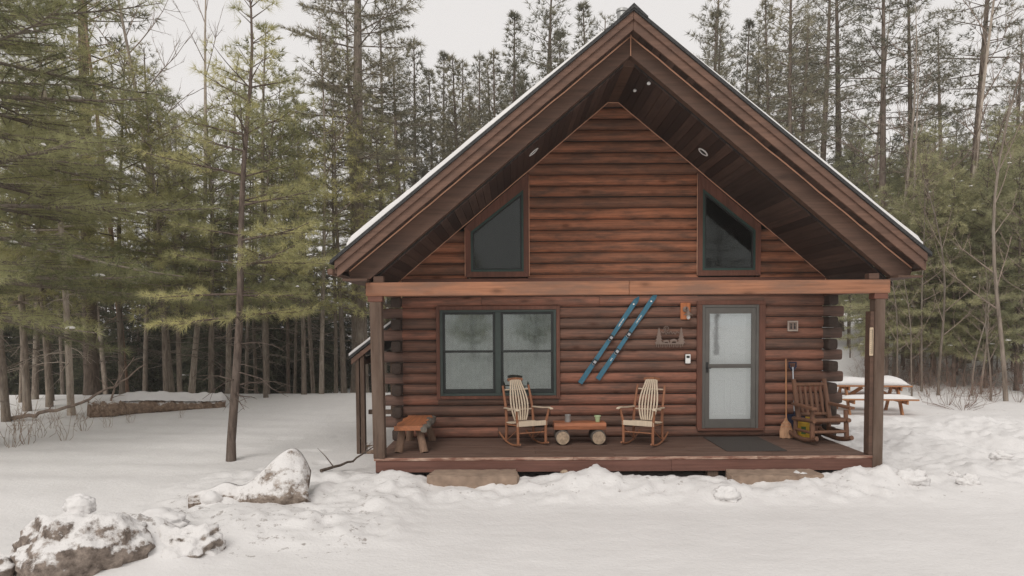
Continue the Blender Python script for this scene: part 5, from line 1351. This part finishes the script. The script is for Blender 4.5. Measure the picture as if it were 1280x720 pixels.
for k,(x,y) in enumerate([(-4.28,.55),(-4.05,.25),(-4.42,.95)]):
    put(blob('bark_piece',M['oldlog'],.20,.13,.09,61+k,.3,3),x,y,.03,['rough bark piece lying nearest the left porch post','rough bark piece lying nearest the cabin wall under the side porch','rough bark piece lying farthest back under the side porch'][k],'bark')
put(blob('pebble',M['cutend'],.06,.05,.04,71,.2,2),-1.0,-2.12,.02,'small tan stone in the snow before the porch, right of the left stone step','stone')
# dry weeds and brush
def weed(seed,h,n,spread,twig=.3):
    g=TG(seed); r=g.r
    for j in range(n):
        a=r.uniform(0,2*PI); b=np.array([r.normal(0,spread),r.normal(0,spread),-.05]); d=np.array([math.cos(a)*r.uniform(.05,.45),math.sin(a)*r.uniform(.05,.45),1.]); L=h*r.uniform(.45,1.1)
        s=np.linspace(0,1,5); p=b*np.minimum(1,s*5)[:,None]+d*(L*s)[:,None]; p[0]=(0,0,-.12); p[:,:2]+=(d[:2]*L*.35)*(s**2)[:,None]; g.tube(p,.006*(1-.7*s),3)
        for q in range(int(L*7)):
            f=r.uniform(.35,1); pp=np.array([np.interp(f,s,p[:,c]) for c in range(3)]); dd=nrm(d+r.normal(0,.6,3)); l=r.uniform(.06,twig)
            g.tube(np.stack([pp,pp+dd*l*.5,pp+dd*l]),np.array([.004,.003,.0015]),3)
    return g
M['weed']=plain('dry_weed_stems',(.30,.22,.16),.9,var=.3)
M['brush']=plain('brown_brush_stems',(.20,.13,.10),.9,var=.35)
WM=[npmesh('weed_stems%d'%k,np.concatenate(g.v),np.concatenate(g.f),M['weed'],True) for k,g in enumerate([weed(301,.75,9,.10),weed(302,.6,7,.14),weed(303,.9,6,.08)])]
BM_=[npmesh('brush_stems%d'%k,np.concatenate(g.v),np.concatenate(g.f),M['brush'],True) for k,g in enumerate([weed(311,1.3,16,.30,.5),weed(312,1.0,20,.45,.4),weed(313,1.7,12,.25,.6)])]
for (u,y,s,k) in [(8,1.3,1,0),(28,1.6,1.1,2),(45,2.4,.9,1),(75,2.0,.9,2),(100,3.2,.9,0),(60,3.6,.8,1),(130,3.6,.7,2),(15,3.4,.9,0),(225,5.2,.5,1),(160,4.4,.6,0)]:
    x=ux(u,y); o=bpy.data.objects.new('dry_weed',WM[k]); COL.objects.link(o); o.location=gpt(x,y); o.scale=(s,s,s); o.rotation_euler=(0,0,random.uniform(0,6))
    tag(o,'thin dry weed stems sticking out of the snow field at the left','weed','dry weeds in the left snow field')
for j in range(40):
    u=random.uniform(1130,1310) if j%4 else random.uniform(1060,1140); y=random.uniform(6.2,15) if u>1165 else random.uniform(9.5,16); k=random.randint(0,2); s=random.uniform(.45,1.0)
    x=ux(u,y)
    if (x-7.45)**2+(y-6)**2<2.6: continue
    o=bpy.data.objects.new('brush',BM_[k]); COL.objects.link(o); o.location=gpt(x,y); o.scale=(s,s,s*random.uniform(.8,1.2)); o.rotation_euler=(0,0,random.uniform(0,6))
    tag(o,'leafless brown brush growing through the snow right of the cabin','bush','brush at the edge of the right wood')


# ------------------------------------------------------------------ thin haze volume, added to lift the darks of the wood
mb=MB(); mb.box(-140,140,-60,120,-8,40); hz=mb.build('haze',M['black'],None); tag(hz,None,None,None,'stuff')
hm=bpy.data.materials.new('haze_air'); hm.use_nodes=True; nt=hm.node_tree; nt.nodes.remove(nt.nodes['Principled BSDF'])
pv=nt.nodes.new('ShaderNodeVolumePrincipled'); pv.inputs['Color'].default_value=(.97,.95,.93,1); pv.inputs['Density'].default_value=.0007; pv.inputs['Anisotropy'].default_value=.0
nt.links.new(pv.outputs[0],nt.nodes['Material Output'].inputs['Volume']); hz.data.materials[0]=hm
scene.cycles.volume_bounces=1; scene.cycles.volume_max_steps=64
